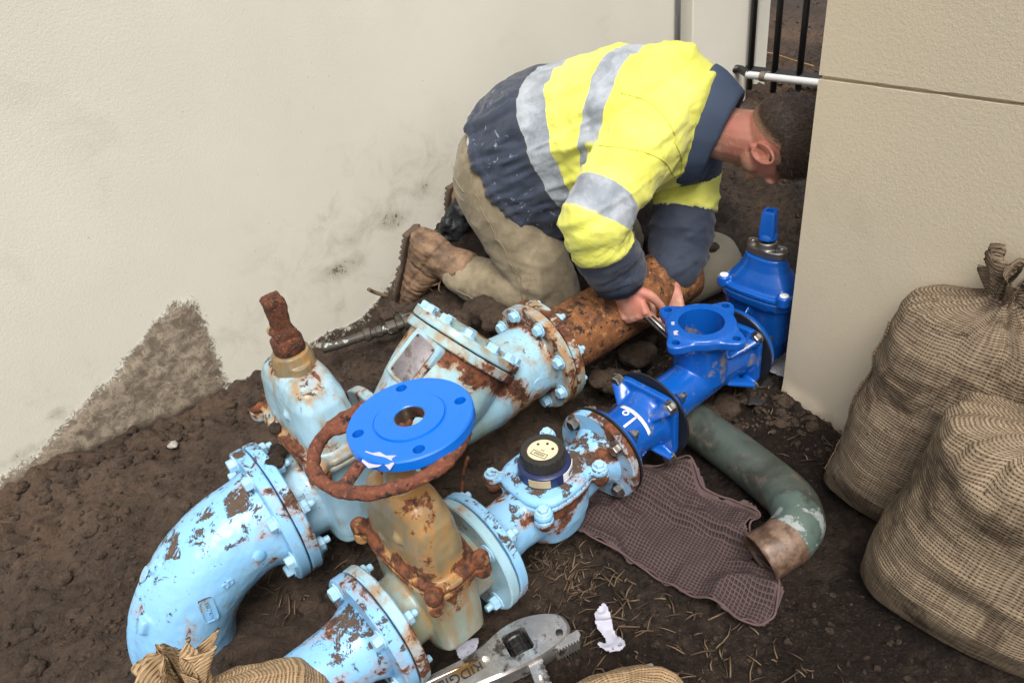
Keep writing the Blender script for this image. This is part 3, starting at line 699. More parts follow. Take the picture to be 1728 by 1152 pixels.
# mud caked on the lugs: the same wet soil, sitting on the casting
def caked(parent, mat, spots, name='caked_mud', kind=None):
    for i, (p, r) in enumerate(spots):
        g = clod(r, 40+i); mk(name, g, mat, parent, loc=p, attrs={'dry': np.full(len(g[0]), .25)})
caked(VL, M['soil_clod'], [((c-.062, .13, Z2+.165), .017), ((c-.07, .02, Z2+.162), .014), ((.05, .03, Z2+.10), .020), ((.028, -.02, Z2+.128), .021), ((c+.06, .1, Z2+.17), .014)])

# check valve ----------------------------------------------------------
CV = thing('check_valve', 'large rust streaked pale blue check valve with slanted bolted cover', 'check valve', at_line(C2, D2, .4), A2)
# local x along the run from t=.4; flange pair at x=.29
nrm = unit([.775, 0, .63]); cc = np.array([.088, 0, .138]); Fm = frame_to(nrm)
barrel = lathe([(.0, .092), (.03, .095), (.10, .098), (.2, .09), (.262, .088), (.275, .098)], 56)
chamber = xf(lathe([(-.26, .05), (-.245, .085), (-.20, .108), (-.10, .118), (-.02, .118)], 64), Fm, cc)
flat = xf(stack([(-.12, .10, .10, 4), (.075, .10, .095, 4)], 32), Fm@rot((0, 1, 0), 0), cc-nrm*.14)
neckb = lathe([(-.14, .09), (-.10, .088), (.04, .09)], 48)
g = rough(fuse([barrel, chamber, neckb], .0036, 10, .6), .0018, 30, 12, 4)
V = np.asarray(g[0]); q = (V-cc)@nrm
cvb = mk('body', g, M['blue_check'], CV, loc=(0, 0, Z2), attrs={'wear': np.clip(1-np.abs(q+.03)/.05, 0, 1)*.55+np.clip(1-np.abs(V[:, 0]-.262)/.03, 0, 1)*.4})
g = xf(join(disc(-.022, -.0015, .138), disc(.0015, .021, .136)), Fm, cc)
mk('cover_flange', rough(xf(disc(-.022, -.0015, .131), Fm, cc), .001, 50, 13), M['blue_check'], CV, loc=(0, 0, Z2), sharp=40, attrs={'wear': np.full(len(disc(-.022, -.0015, .131)[0]), .25)})
g = xf(lathe([(.0015, .001), (.0015, .127), (.004, .1295), (.018, .1295), (.021, .127), (.021, .10), (.030, .085), (.036, .05), (.037, .001)], 72), Fm, cc)
mk('cover', rough(g, .001, 50, 14), M['blue_check'], CV, loc=(0, 0, Z2), sharp=40, attrs={'wear': np.full(len(g[0]), .08)})
bolts(CV, 'bolt_blue', .112, 12, .021, 1, .0135, .5, axis=nrm, cen=cc, z=Z2, name='cover_bolt')
g = disc(.264, .2885, .132); mk('flange', rough(g, .001, 50, 15), M['blue_check'], CV, loc=(0, 0, Z2), sharp=40, attrs=wf(g, .10, .13, .3))
bolts(CV, 'bolt_blue', .112, 8, .264, -1, .0130, .5, z=Z2)
bolts(CV, 'bolt_blue', .118, 8, .288, -1, .001, .5, z=Z2, name='stud', only=[0])
bpy.context.view_layer.update()
put_on(cvb, 909, 648, hexhead(.011, .012, True, .012), M['bolt_blue'], 'drain_plug', CV)
# name plate on a flat pad
np0 = [at(682, 566, .30), at(736, 592, .30)]
p, n = hit(cvb, 700, 607)
if p is not None:
    if n@(p-CP) > 0: n = -n
    n = unit(.55*n+.45*unit([-.25, -.75, .62])); inv = np.array(CV.matrix_world.inverted())
    upv = unit(at(715, 570, .33)-at(672, 640, .24)); Rn = inv[:3, :3]@frame_to(n, upv); q0 = inv[:3, :3]@(p+n*.004)+inv[:3, 3]
    pad = mk('plate_pad', rings([np.c_[np.full(32, x), sup(a, b, 9, 32)] for x, a, b in ((-.06, .046, .064), (.0, .040, .058), (.003, .038, .056))]), M['blue_check'], CV, loc=q0, rotm=Rn, sharp=40)
    pl = mk('name_plate', rings([np.c_[np.full(32, x), sup(a, b, 14, 32)] for x, a, b in ((.002, .028, .048), (.0052, .028, .048), (.0056, .0275, .0475))]), metal_mat('dull_plate', (.36, .33, .34), .5, .2, 30, (.16, .13, .12), .5), CV, loc=q0, rotm=Rn, sharp=40)
    for a, b in ((.024, .043), (-.024, .043), (.024, -.043), (-.024, -.043)):
        mk('rivet', lathe([(0, .003), (.0015, .0026), (.002, .0005)], 10), M['rust_stem'], pl, loc=(.0056, a, b))
# rusty pipe with its own flange
RP = thing('rusty_pipe', 'fat rusty pipe running under the kneeling man from the pale blue flange', 'pipe', at_line(C2, D2, .69), A2)
g = lathe([(.0, .085)]+[(x, .082) for x in np.linspace(.03, .50, 40)], 72); mk('pipe', rough(g, .0022, 28, 21, 5), M['rust_pipe'], RP, loc=(0, 0, Z2))
g = disc(.0015, .024, .132); mk('flange', rough(g, .0012, 50, 16), M['blue_check'], RP, loc=(0, 0, Z2), sharp=40, attrs=wf(g, .10, .13, .3))
bolts(RP, 'bolt_blue', .112, 8, .024, 1, .0125, .5, 'nut', .01, Z2)

# ---- front run: spool ------------------------------------------------
SP = thing('spool_pipe', 'short light blue flanged pipe leaving the bottom of the picture', 'pipe', at_line(C1, D1, 0), A1)
g = lathe([(-.62, .060)]+[(x, .0585) for x in np.linspace(-.6, -.075, 40)]+[(-.05, .062), (-.024, .074)], 64)
mk('pipe', rough(g, .0008, 60, 31), M['blue_old2'], SP, loc=(0, 0, Z1))
g = disc(-.024, -.0015, .113); mk('flange', rough(g, .0008, 50, 32), M['blue_old2'], SP, loc=(0, 0, Z1), sharp=40, attrs=wf(g, .085, .113))
bolts(SP, 'bolt_blue', .091, 8, -.024, -1, .0120, .5, z=Z1, only=[0, 2, 4, 6]) if False else bolts(SP, 'bolt_blue', .091, 4, -.024, -1, .0125, .5, z=Z1)
# ---- hand wheel valve ------------------------------------------------
HV = thing('gate_valve', 'rust stained gate valve under the rusty handwheel', 'gate valve', at_line(C1, D1, 0), A1)
c = gate(HV, Z1, 1, M['olive_valve'], M['tan_valve'], 0, .219, .113, .064, -.100, .112, .262, .003, 8, .100, .048)
g = disc(.0015, .021, .113); mk('flange', rough(g, .0008, 50, 33), M['blue_pale'], HV, loc=(0, 0, Z1), sharp=40, attrs=wf(g, .085, .113))
g = disc(.198, .2175, .113); mk('flange', rough(g, .0008, 50, 34), M['blue_pale'], HV, loc=(0, 0, Z1), sharp=40, attrs=wf(g, .085, .113))
bolts(HV, 'bolt_blue', .091, 4, .021, 1, .0125, .5, 'nut', .010, Z1)
bolts(HV, 'bolt_blue', .091, 4, .198, -1, .0130, .5, 'nut', .012, Z1)
for sx in (-1, 1):
    for sy in (-1, 1):
        g = clod(.0125, 60+sx*2+sy, .75); mk('rusted_lug', (g[0], g[1]), M['rust_stem'], HV, loc=(c+sx*.048, sy*.105, Z1+.122))
mk('yoke', rough(fuse([lathez([(.250, .036), (.265, .028), (.29, .022), (.345, .018)], 32)], .002, 2), .0015, 60, 36), M['tan_valve'], HV, loc=(c, 0, Z1))
mk('stem', rough(lathez([(.32, .011), (.362, .011), (.366, .007)], 20), .002, 90, 37), M['rust_stem'], HV, loc=(c, 0, Z1))
wt = rot((0, 0, 1), -38)@rot((1, 0, 0), -5.5)@rot((0, 1, 0), -3)@rot((0, 0, 1), 38)
R_ = .114; a = np.linspace(0, 2*pi, 96, endpoint=False)
rim_ = rings([np.array([np.array([cos(t)*(R_+.0108*cos(s)), sin(t)*(R_+.0108*cos(s)), .0105*sin(s)]) for s in np.linspace(0, 2*pi, 16, endpoint=False)]) for t in a], closed=True)
_w0 = at(698, 700, .508)-(C1+D1*c+np.array([0, 0, Z1+.349])); _wa = math.atan2(_w0[1], _w0[0])-A1
sp_ = [lathez([(-.018, .026), (-.014, .030), (.012, .030), (.016, .024)], 28)]
for k in range(4):
    t = _wa+radians(90*k); P0 = np.array([cos(t), sin(t), 0])
    sp_.append(tube([P0*.02+[0, 0, .002], P0*.06+[0, 0, .006], P0*.112], [(.009, .013), (.007, .010), (.008, .014)], 14))
g = rough(fuse([rim_]+sp_, .0026, 3), .0042, 55, 38, 5)
mk('handwheel', g, M['rust_wheel'], HV, loc=(c, 0, Z1+.349), rotm=wt)
# blue blank flange lying on the wheel
pc = at(694, 712, .530)
BF = thing('blank_flange', 'bright blue round flange lying flat on the rusty handwheel', 'flange', tuple(pc))
BF.rotation_euler = (radians(-2.5), radians(-3.0), radians(12))
prof = [(0, .024), (0, .0935), (.0025, .0955), (.0175, .0955), (.020, .0935), (.020, .0555), (.0188, .0545), (.0188, .0535), (.0225, .0525), (.0225, .0245), (.0215, .0235)]
g = lathez(prof, 128, True)
holes = join(*[xf(lathez([(-.02, .0088), (.05, .0088)], 28), t=(.0775*cos(t), .0775*sin(t), 0)) for t in np.radians([0, 90, 180, 270])])
mk('plate', cutout(g, holes), M['enamel_flat'], BF, loc=(0, 0, -.010), sharp=35)
mk('bore_lining', lathez([(.0005, .0236), (.0205, .0236), (.0205, .0225), (.0005, .0225)], 48, True), M['steel'], BF, loc=(0, 0, -.010), sharp=35)
# torn label
q = np.array([(-.026, -.008), (-.012, -.013), (.004, -.010), (.012, -.006), (.024, -.011), (.030, -.004), (.022, .002), (.026, .010), (.010, .006), (-.004, .011), (-.014, .006), (-.027, .008)])
def scrap(q, zf, mat, name, th_=.0006):
    V = np.r_[np.c_[q, [zf(*p) for p in q]], np.c_[q, [zf(*p)+th_ for p in q]]]; n = len(q)
    F = [tuple(range(n-1, -1, -1)), tuple(range(n, 2*n))]+[(i, (i+1) % n, n+(i+1) % n, n+i) for i in range(n)]
    return V, F
a_ = radians(242-12)
mk('torn_label', xf(scrap(q*.95, lambda x, y: -abs(min(0, y+.002))*1.1-.0005, None, ''), rot((0, 0, 1), math.degrees(a_)+90), (.088*cos(a_), .088*sin(a_), .0108)), M['paper'], BF, smooth=False)

# ---- water meter -----------------------------------------------------
WM = thing('water_meter', 'light blue water meter body with black round dial housing on top', 'water meter', at_line(C1, D1, .2205), A1)
L = .3375; mx = .178
barrel = lathe([(.018, .070), (.045, .056), (.08, .054), (.13, .058), (.24, .055), (.29, .050), (.31, .058), (L-.018, .066)], 56)
pot = stack([(-.078, .045, .045, 2.2, mx, 0), (-.065, .066, .062, 2.2, mx, 0), (-.02, .076, .072, 2.3, mx, 0), (.030, .078, .074, 2.4, mx, 0), (.046, .078, .074, 2.6, mx, 0)], 48)
rimf = stack([(.040, .080, .077, 3, mx, 0), (.052, .081, .078, 3, mx, 0)], 48)
gl = [barrel, pot, rimf]
for sx in (-1, 1):
    for sy in (-1, 1): gl.append(xf(lathez([(.02, .010), (.036, .018), (.052, .018)], 20), t=(mx+sx*.074, sy*.070, 0)))
g = rough(fuse(gl, .0028, 6), .0010, 50, 41)
V = np.asarray(g[0]); mb = mk('body', g, M['blue_meter'], WM, loc=(0, 0, Z1), attrs={'wear': np.clip(1-np.abs(V[:, 2]-.036)/.022, 0, 1)*.55})
gl = [stack([(.0525, .079, .076, 3, mx, 0), (.062, .078, .075, 3, mx, 0), (.068, .070, .068, 2.6, mx, 0)], 48)]
for sx in (-1, 1):
    for sy in (-1, 1): gl.append(xf(lathez([(.0525, .018), (.064, .017), (.066, .013)], 20), t=(mx+sx*.074, sy*.070, 0)))
mk('lid', rough(fuse(gl, .0026, 5), .0008, 50, 42), M['blue_meter'], WM, loc=(0, 0, Z1))
for sx in (-1, 1):
    for sy in (-1, 1): mk('bolt', HEAD.get('mt') or HEAD.setdefault('mt', (lambda md: (md.materials.append(M['bolt_blue']), md)[1])(mesh_data('bolt', xf(hexhead(.0105, .010), frame_to((0, 0, -1))), True, 30))), None, WM, loc=(mx+sx*.074, sy*.070, Z1+.066))
g = disc(.0015, .020, .111); mk('flange', rough(g, .0008, 50, 43), M['blue_meter'], WM, loc=(0, 0, Z1), sharp=40, attrs=wf(g, .085, .111))
g = disc(L-.020, L-.0015, .099); mk('flange', rough(g, .0008, 50, 44), M['blue_meter'], WM, loc=(0, 0, Z1), sharp=40, attrs=wf(g, .08, .099, .35))
bolts(WM, 'steel', .080, 4, L-.020, -1, .0120, .5, z=Z1)
bolts(WM, 'bolt_blue', .091, 4, .020, 1, .0125, .5, 'nut', .010, Z1)
mk('register_base', lathez([(.066, .049), (.070, .052), (.090, .050), (.094, .044)], 48), M['navy_plastic'], WM, loc=(mx, 0, Z1), sharp=35)
a = np.linspace(0, 2*pi, 96, endpoint=False); kn = 1+.012*np.sign(np.sin(a*24))
mk('register_ring', rings([np.c_[np.cos(a)*r*kk, np.sin(a)*r*kk, np.full(96, z)] for z, r, kk in ((.088, .041, kn), (.0885, .0425, kn), (.118, .0425, kn), (.121, .0405, kn), (.1215, .030, 1), (.1175, .0285, 1))], True, False), M['plastic_dark'], WM, loc=(mx, 0, Z1), sharp=35)
s = NT('meter_dial'); c_ = s.mix(s.ramp(s.noise(60, 5, .7), .60, .72), (.66, .58, .38), (.34, .12, .03)); M['dial'] = s.fin(c_, .25)
dl = mk('dial', lathez([(.112, .0295), (.1178, .0295), (.1178, .0005)], 48), M['dial'], WM, loc=(mx, 0, Z1), sharp=35)
rg = rot((0, 0, 1), -78)
mk('counter_frame', xf(join(box(-.016, .016, -.0062, -.0052, 0, .0006), box(-.016, .016, .0052, .0062, 0, .0006), box(-.016, -.015, -.0052, .0052, 0, .0006), box(.015, .016, -.0052, .0052, 0, .0006)), rg, rg@np.array([0, -.012, .1179])), M['ink'], dl)
mk('counter_digits', xf(text_geo('00000', .0088, .0002), rg, rg@np.array([0, -.012, .1181])), M['ink'], dl)
mk('unit_mark', xf(text_geo('m3', .0058, .0002), rg, rg@np.array([.0, .0, .1181])), M['ink'], dl)
for k in (40, 95, 150): mk('pointer', xf(lathez([(.1178, .0030), (.1192, .0022), (.1194, .0004)], 12), t=(.019*cos(radians(k-78)), .019*sin(radians(k-78)), 0)), M['rust_stem'], dl)
def arc_label(a0, a1, r, z0, z1, mat, par, name):
    t = np.radians(np.linspace(a0, a1, 14)); V = []
    for rr_ in (r, r+.0012):
        for z in (z0, z1): V += [(rr_*cos(x), rr_*sin(x), z) for x in t]
    n = 14; F = []
    for j in range(n-1): F += [(j, j+1, n+j+1, n+j), (2*n+j, 3*n+j, 3*n+j+1, 2*n+j+1), (j, 2*n+j, 2*n+j+1, j+1), (n+j, n+j+1, 3*n+j+1, 3*n+j)]
    F += [(0, n, 3*n, 2*n), (n-1, 3*n-1, 4*n-1, 2*n-1)]
    return mk(name, (np.array(V), F), mat, par, loc=(mx, 0, Z1), smooth=False)
arc_label(-168, -122, .0515, .072, .089, M['sticker_old'], WM, 'label')
l2 = arc_label(-92, -42, .0515, .070, .090, M['sticker'], WM, 'label')
for k, txt in ((-67, '0001'),): mk('print', xf(xf(text_geo(txt, .011, .0002), TX), rot((0, 0, 1), k), rot((0, 0, 1), k)@np.array([.0531, 0, 0])+np.array([0, 0, .080])), M['ink'], l2, smooth=False)
mk('seal_wire', tube(spline([(mx-.074, .07, Z1+.075), (mx-.080, .05, Z1+.09), (mx-.06, .03, Z1+.085)], 12), .0012, 6), M['steel'], WM)
# rubber gaskets: things of their own between flanges
def gasket(t, r, lab):
    o = thing('rubber_gasket', lab, 'gasket', at_line(C1, D1, t), A1, 'black rubber gaskets between the flanges')
    mk('ring', disc(-.0022, .0022, r, 0, .001), M['rubber'], o, loc=(0, 0, Z1), sharp=40)
gasket(.560, .1005, 'thin black gasket between the light blue meter flange and the glossy blue adaptor')
# ---- blue adaptor ----------------------------------------------------
def squarefl(x0, x1, hw, cr, lug=.0, seg=64, bev=.002):
    t = np.linspace(0, 2*pi, seg, endpoint=False)
    r = hw*np.minimum(1/np.maximum(np.abs(np.cos(t)), 1e-6), 1/np.maximum(np.abs(np.sin(t)), 1e-6)); r = np.minimum(r, hw*1.26+lug)
    r = .25*np.roll(r, 1)+.5*r+.25*np.roll(r, -1)
    return rings([np.c_[np.full(seg, x), (r-k)*np.cos(t), (r-k)*np.sin(t)] for x, k in ((x0, bev), (x0+bev, 0), (x1-bev, 0), (x1, bev))])
BA = thing('pipe_adaptor', 'short glossy blue adaptor with square flange and a white tape cross', 'pipe adaptor', at_line(C1, D1, .5625), A1)
g = fuse([lathe([(.0, .075), (.012, .074), (.02, .058), (.06, .056), (.10, .058), (.118, .062), (.13, .07), (.142, .07)], 56), squarefl(.126, .143, .078, 0), disc(.0005, .016, .088)]+
         [tube([(.098+.01*k, .052*cos(t), .052*sin(t)), (.128, .090*cos(t), .090*sin(t))], [(.006, .012), (.010, .022)], 12) for t in np.radians([45, 135, 225, 315]) for k in (0,)], .0026, 5)
ba = mk('body', g, M['enamel'], BA, loc=(0, 0, Z1))
bolts(BA, 'steel', .098, 4, .1265, -1, .0120, .5, z=Z1)
bolts(BA, 'steel', .080, 4, .016, 1, .0110, .5, 'nut', .008, Z1)
def band(a0, a1, x0, x1, r):
    t = np.radians(np.linspace(a0, a1, 20)); V = [(x, rr_*cos(q), rr_*sin(q)) for rr_ in (r, r+.001) for x in (x0, x1) for q in t]; n = 20; F = []
    for j in range(n-1): F += [(j, j+1, n+j+1, n+j), (2*n+j, 3*n+j, 3*n+j+1, 2*n+j+1), (j, 2*n+j, 2*n+j+1, j+1), (n+j, n+j+1, 3*n+j+1, 3*n+j)]
    F += [(0, n, 3*n, 2*n), (n-1, 3*n-1, 4*n-1, 2*n-1)]
    return np.array(V), F
mk('tape_band', band(70, 160, .072, .081, .0578), M['sticker'], BA, loc=(0, 0, Z1))
mk('tape_strip', band(112, 117, .020, .074, .0590), M['sticker'], BA, loc=(0, 0, Z1))
bpy.context.view_layer.update()
put_on(ba, 1056, 697, lathe([(0, .0075), (.001, .0072), (.001, .0042), (0, .004)], 24, True), M['sticker'], 'round_mark', BA, lift=.0008)
mk('cast_letters', text_arc(text_geo('DN80 PN16', .012, .0012), .0575), M['enamel'], BA, loc=(.062, 0, Z1), rotm=rot((1, 0, 0), 118+20))
gasket(.7085, .1005, 'black rubber disc between the glossy blue adaptor and the blue tee')
# ---- tee -------------------------------------------------------------
TE = thing('pipe_tee', 'glossy blue pipe tee with its square top flange open to the sky', 'pipe tee', at_line(C1, D1, .711), A1)
LT = .302; bx = .170
br = lathez([(.0, .060), (.07, .058), (.10, .060), (.118, .068), (.128, .070)], 56)
def lobed(z0, z1, hw, ang=0, seg=96):
    t = np.linspace(0, 2*pi, seg, endpoint=False)
    r = .0765+.0315*np.abs(np.cos((t-ang)*2))**5.5
    return rings([np.c_[(r-k)*np.cos(t), (r-k)*np.sin(t), np.full(seg, z)] for z, k in ((z0, .003), (z0+.003, 0), (z1-.002, 0), (z1, .002))])
g = fuse([lathe([(.0, .068), (.014, .066), (.03, .052), (.09, .051), (.25, .054), (.28, .062), (LT, .066)], 56), xf(br, t=(bx, 0, 0)),
          xf(lobed(.118, .139, .07, radians(0)), t=(bx, 0, 0)), xf(lathez([(.12, .0735), (.1435, .0735), (.1445, .072)], 64), t=(bx, 0, 0)), xf(squarefl(.002, .015, .070, 0), rot((1, 0, 0), 0)), squarefl(LT-.017, LT-.001, .076, 0)]+
         [tube([(bx+.045*cos(t), .045*sin(t), .08), (bx+.085*cos(t), .085*sin(t), .128)], [(.006, .008), (.008, .012)], 10) for t in np.radians([0, 90, 180, 270])]+
         [tube([(LT-.08, .052*cos(t), .052*sin(t)), (LT-.018, .088*cos(t), .088*sin(t))], [(.006, .012), (.010, .02)], 12) for t in np.radians([45, 135, 225, 315])], .0026, 5)
cuts = join(xf(lathez([(.02, .0490), (.2, .0490)], 48), t=(bx, 0, 0)), *[xf(lathez([(.10, .0088), (.2, .0088)], 20), t=(bx+.0885*cos(t), .0885*sin(t), 0)) for t in np.radians([0, 90, 180, 270])])
tee = mk('body', cutout(g, cuts), M['enamel'], TE, loc=(0, 0, Z1), sharp=50)
bolts(TE, 'steel', .096, 4, LT-.0175, -1, .0115, .5, z=Z1)
bolts(TE, 'steel', .086, 4, .016, 1, .0095, .5, 'nut', .010, Z1)
mk('cast_letters', text_arc(text_geo('TEE 80', .013, .0012), .0525), M['enamel'], TE, loc=(.042, 0, Z1), rotm=rot((1, 0, 0), 140))
for (u0, v0, s_) in ((1136, 546, 1.), (1141, 562, 1.3)):
    put_on(tee, u0, v0, xf(scrap(np.array([(-.007, -.004), (.006, -.006), (.008, .003), (0, .001), (-.003, .006), (-.008, .003)])*s_*.8, lambda x, y: 0, None, ''), TX), M['paper'], 'torn_label', TE, lift=.0006)
gasket(1.0150, .0985, 'black rubber disc between the blue tee and the upright blue gate valve')
# ---- blue gate valve -------------------------------------------------
BV = thing('gate_valve', 'glossy blue gate valve with square blue key cap beside the wall end', 'gate valve', at_line(C1, D1, 1.017), A1)
L = .20; c = .105; zf = .115
gl = [lathe([(.0, .066), (.016, .062), (.03, .052), (L-.03, .052), (L, .066)], 48),
      stack([(-.075, .035, .05, 3, c, 0), (-.05, .046, .070, 3.5, c, 0), (.0, .050, .080, 4, c, 0), (zf-.02, .052, .084, 4, c, 0)], 48),
      stack([(zf-.022, .062, .094, 3.2, c, 0), (zf-.001, .063, .096, 3.2, c, 0)], 48), disc(.001, .017, .0955),
      tube([(.02, .0, .06), (.06, -.0, .085)], [(.010, .004), (.01, .004)], 10)]
mk('body', fuse(gl, .0026, 5), M['enamel_deep'], BV, loc=(0, 0, Z1))
gl = [stack([(zf, .062, .095, 3.2, c, 0), (zf+.012, .062, .095, 3.2, c, 0)], 48), stack([(zf+.01, .052, .084, 3, c, 0), (zf+.03, .046, .076, 3, c, 0), (zf+.055, .036, .058, 2.6, c, 0), (zf+.075, .032, .050, 2.4, c, 0), (zf+.085, .031, .048, 2.4, c, 0)], 48)]
for sx in (-1, 1):
    for sy in (-1, 1): gl.append(xf(lathez([(zf+.0, .016), (zf+.022, .0155), (zf+.024, .012)], 20), t=(c+sx*.045, sy*.078, 0)))
mk('bonnet', fuse(gl, .0024, 4), M['enamel'], BV, loc=(0, 0, Z1))
for sx in (-1, 1):
    for sy in (-1, 1): mk('bolt_cap', lathez([(zf+.023, .010), (zf+.026, .0098), (zf+.028, .006), (zf+.028, .001)], 20), M['sticker'], BV, loc=(c+sx*.045, sy*.078, Z1), sharp=40)
mk('gland_plate', fuse([stack([(zf+.085, .024, .050, 2.3), (zf+.104, .024, .049, 2.3)], 40), lathez([(zf+.1, .024), (zf+.118, .022), (zf+.120, .018)], 32)], .0018, 3), metal_mat('cast_steel_plate', (.30, .28, .26), .38, .1, 90), BV, loc=(c, 0, Z1))
for sy in (-1, 1): mk('gland_bolt', lathez([(zf+.103, .012), (zf+.110, .0115), (zf+.111, .007), (zf+.107, .006)], 24), M['steel'], BV, loc=(c, sy*.036, Z1), sharp=40)
mk('stem', lathez([(zf+.118, .0125), (zf+.128, .0125)], 24), M['wrench_dark'], BV, loc=(c, 0, Z1))
g = join(lathez([(zf+.124, .018), (zf+.127, .0215), (zf+.136, .0205), (zf+.142, .016)], 36), rings([np.c_[sup(a_, a_, 9, 32), np.full(32, z)] for z, a_ in ((zf+.136, .0175), (zf+.19, .0145), (zf+.193, .0130), (zf+.193, .0075), (zf+.18, .0072))]))
mk('key_cap', g, M['enamel'], BV, loc=(c, 0, Z1), rotm=rot((0, 0, 1), 12), sharp=40)
mk('nut', hexhead(.0105, .010, True, .008), M['steel'], BV, loc=(.020, -.068, Z1+.035), rotm=np.diag([-1., -1, 1]), sharp=30)
mk('flange', disc(L-.018, L, .0955), M['enamel_deep'], BV, loc=(0, 0, Z1), sharp=40)
HVc = None
# ---- copper pipe -----------------------------------------------------
k0 = at(1165, 708, .058); k1 = at(1362, 858, .060); k2 = at(1279, 937, .060)
CPp = thing('copper_pipe', 'green and brown corroded copper pipe ending in an open bend by the sacks', 'pipe', (k1[0], k1[1], 0))
da = unit(k1-k0); dbb = unit(k2-k1); rr0 = .075
pts = [k0-da*.18, k0]; p_in = k1-da*rr0; p_out = k1+dbb*rr0*.55
P = spline([at(x, y, z) for x, y, z in ((1168, 712, .056), (1205, 739, .057), (1243, 767, .058), (1280, 796, .060), (1312, 822, .066), (1338, 850, .073), (1347, 884, .076), (1324, 914, .070), (1282, 941, .056))], 60)-np.array(CPp.location)
rad = np.full(len(P), .0485)
outer = tube(P, rad, 56, cap=False); inner = tube(P, rad-.0035, 56, cap=False)
n = len(outer[0]); V = np.vstack([outer[0], inner[0]]); F = outer[1]+[tuple(i+n for i in f[::-1]) for f in inner[1]]
m_ = len(P); F += [((m_-1)*56+j, (m_-1)*56+(j+1) % 56, n+(m_-1)*56+(j+1) % 56, n+(m_-1)*56+j) for j in range(56)]
g = (V, F); w = np.r_[np.repeat(np.linspace(0, 1, m_), 56)]*1.; s_ar = np.cumsum(np.r_[0, np.linalg.norm(np.diff(P, axis=0), axis=1)]); s_ar /= s_ar[-1]
sa = np.tile(np.repeat(s_ar, 56), 2)
mk('pipe', rough(g, .0010, 25, 51), M['copper'], CPp, attrs={'patina': sstep(.62, .78, sa)*sstep(.95, .85, sa), 'brown': sstep(.80, .90, sa)*.8})
# ---- small black pipe by the wall -------------------------------------
BP = thing('fitting_pipe', 'thin black pipe with scuffed collars lying behind the pale blue valves', 'pipe', tuple(at(620, 560, .0)))
O = np.array(BP.location); pth = spline([at(545, 588, .045), at(575, 580, .05), at(612, 567, .055), at(650, 556, .06), at(690, 542, .065), at(715, 530, .07)], 30)-O
mk('pipe', tube(pth, .0135, 20), M['black_scuff'], BP)
for t, r, l in ((13, .019, .022), (16, .017, .02), (19, .021, .03), (23, .023, .03)):
    d = unit(pth[min(t+1, 29)]-pth[t-1]); mk('collar', xf(lathe([(-l/2, r*.85), (-l/2+.003, r), (l/2-.003, r), (l/2, r*.85)], 12), frame_to(d), pth[t]), M['black_scuff'], BP, sharp=30)
q = at(690, 532, .07)
TC = thing('round_fitting', 'muddy round black threaded fitting tucked behind the slanted cover', 'pipe fitting', tuple(q-[0, 0, .03]))
mk('collar', rough(lathez([(-.02, .040), (.028, .042), (.032, .040), (.034, .034), (.040, .030), (.052, .030), (.055, .026)], 40), .002, 40, 3), M['black_scuff'], TC, sharp=45)
g = clod(.028, 77, .5); mk('caked_mud', g, M['soil_clod'], TC, loc=(0, 0, .055), attrs={'dry': np.full(len(g[0]), .4)})
# pale pipe behind the man's far hand
PB = thing('pale_pipe', 'pale muddy pipe end lying behind the man and the blue valve', 'pipe', tuple(at(1190, 470, 0)))
O = np.array(PB.location); pa = at(1130, 478, .09)-O; pb = at(1182, 452, .10)-O; d = unit(pb-pa)
mk('pipe', rough(xf(lathe([(-.12, .085), (.10, .088), (.135, .080), (.155, .062), (.162, .04), (.162, .001)], 48), frame_to(d), (pa+pb)/2), .004, 18, 61, 4), M['concrete_pipe'], PB)
for i, (px, py, r) in enumerate(((1180, 408, .035), (1202, 420, .028), (1160, 415, .03))):
    g = clod(r, 80+i, .6); mk('caked_mud', g, M['soil_clod'], PB, loc=tuple(at(px, py, .17)-O), attrs={'dry': np.full(len(g[0]), .3)})

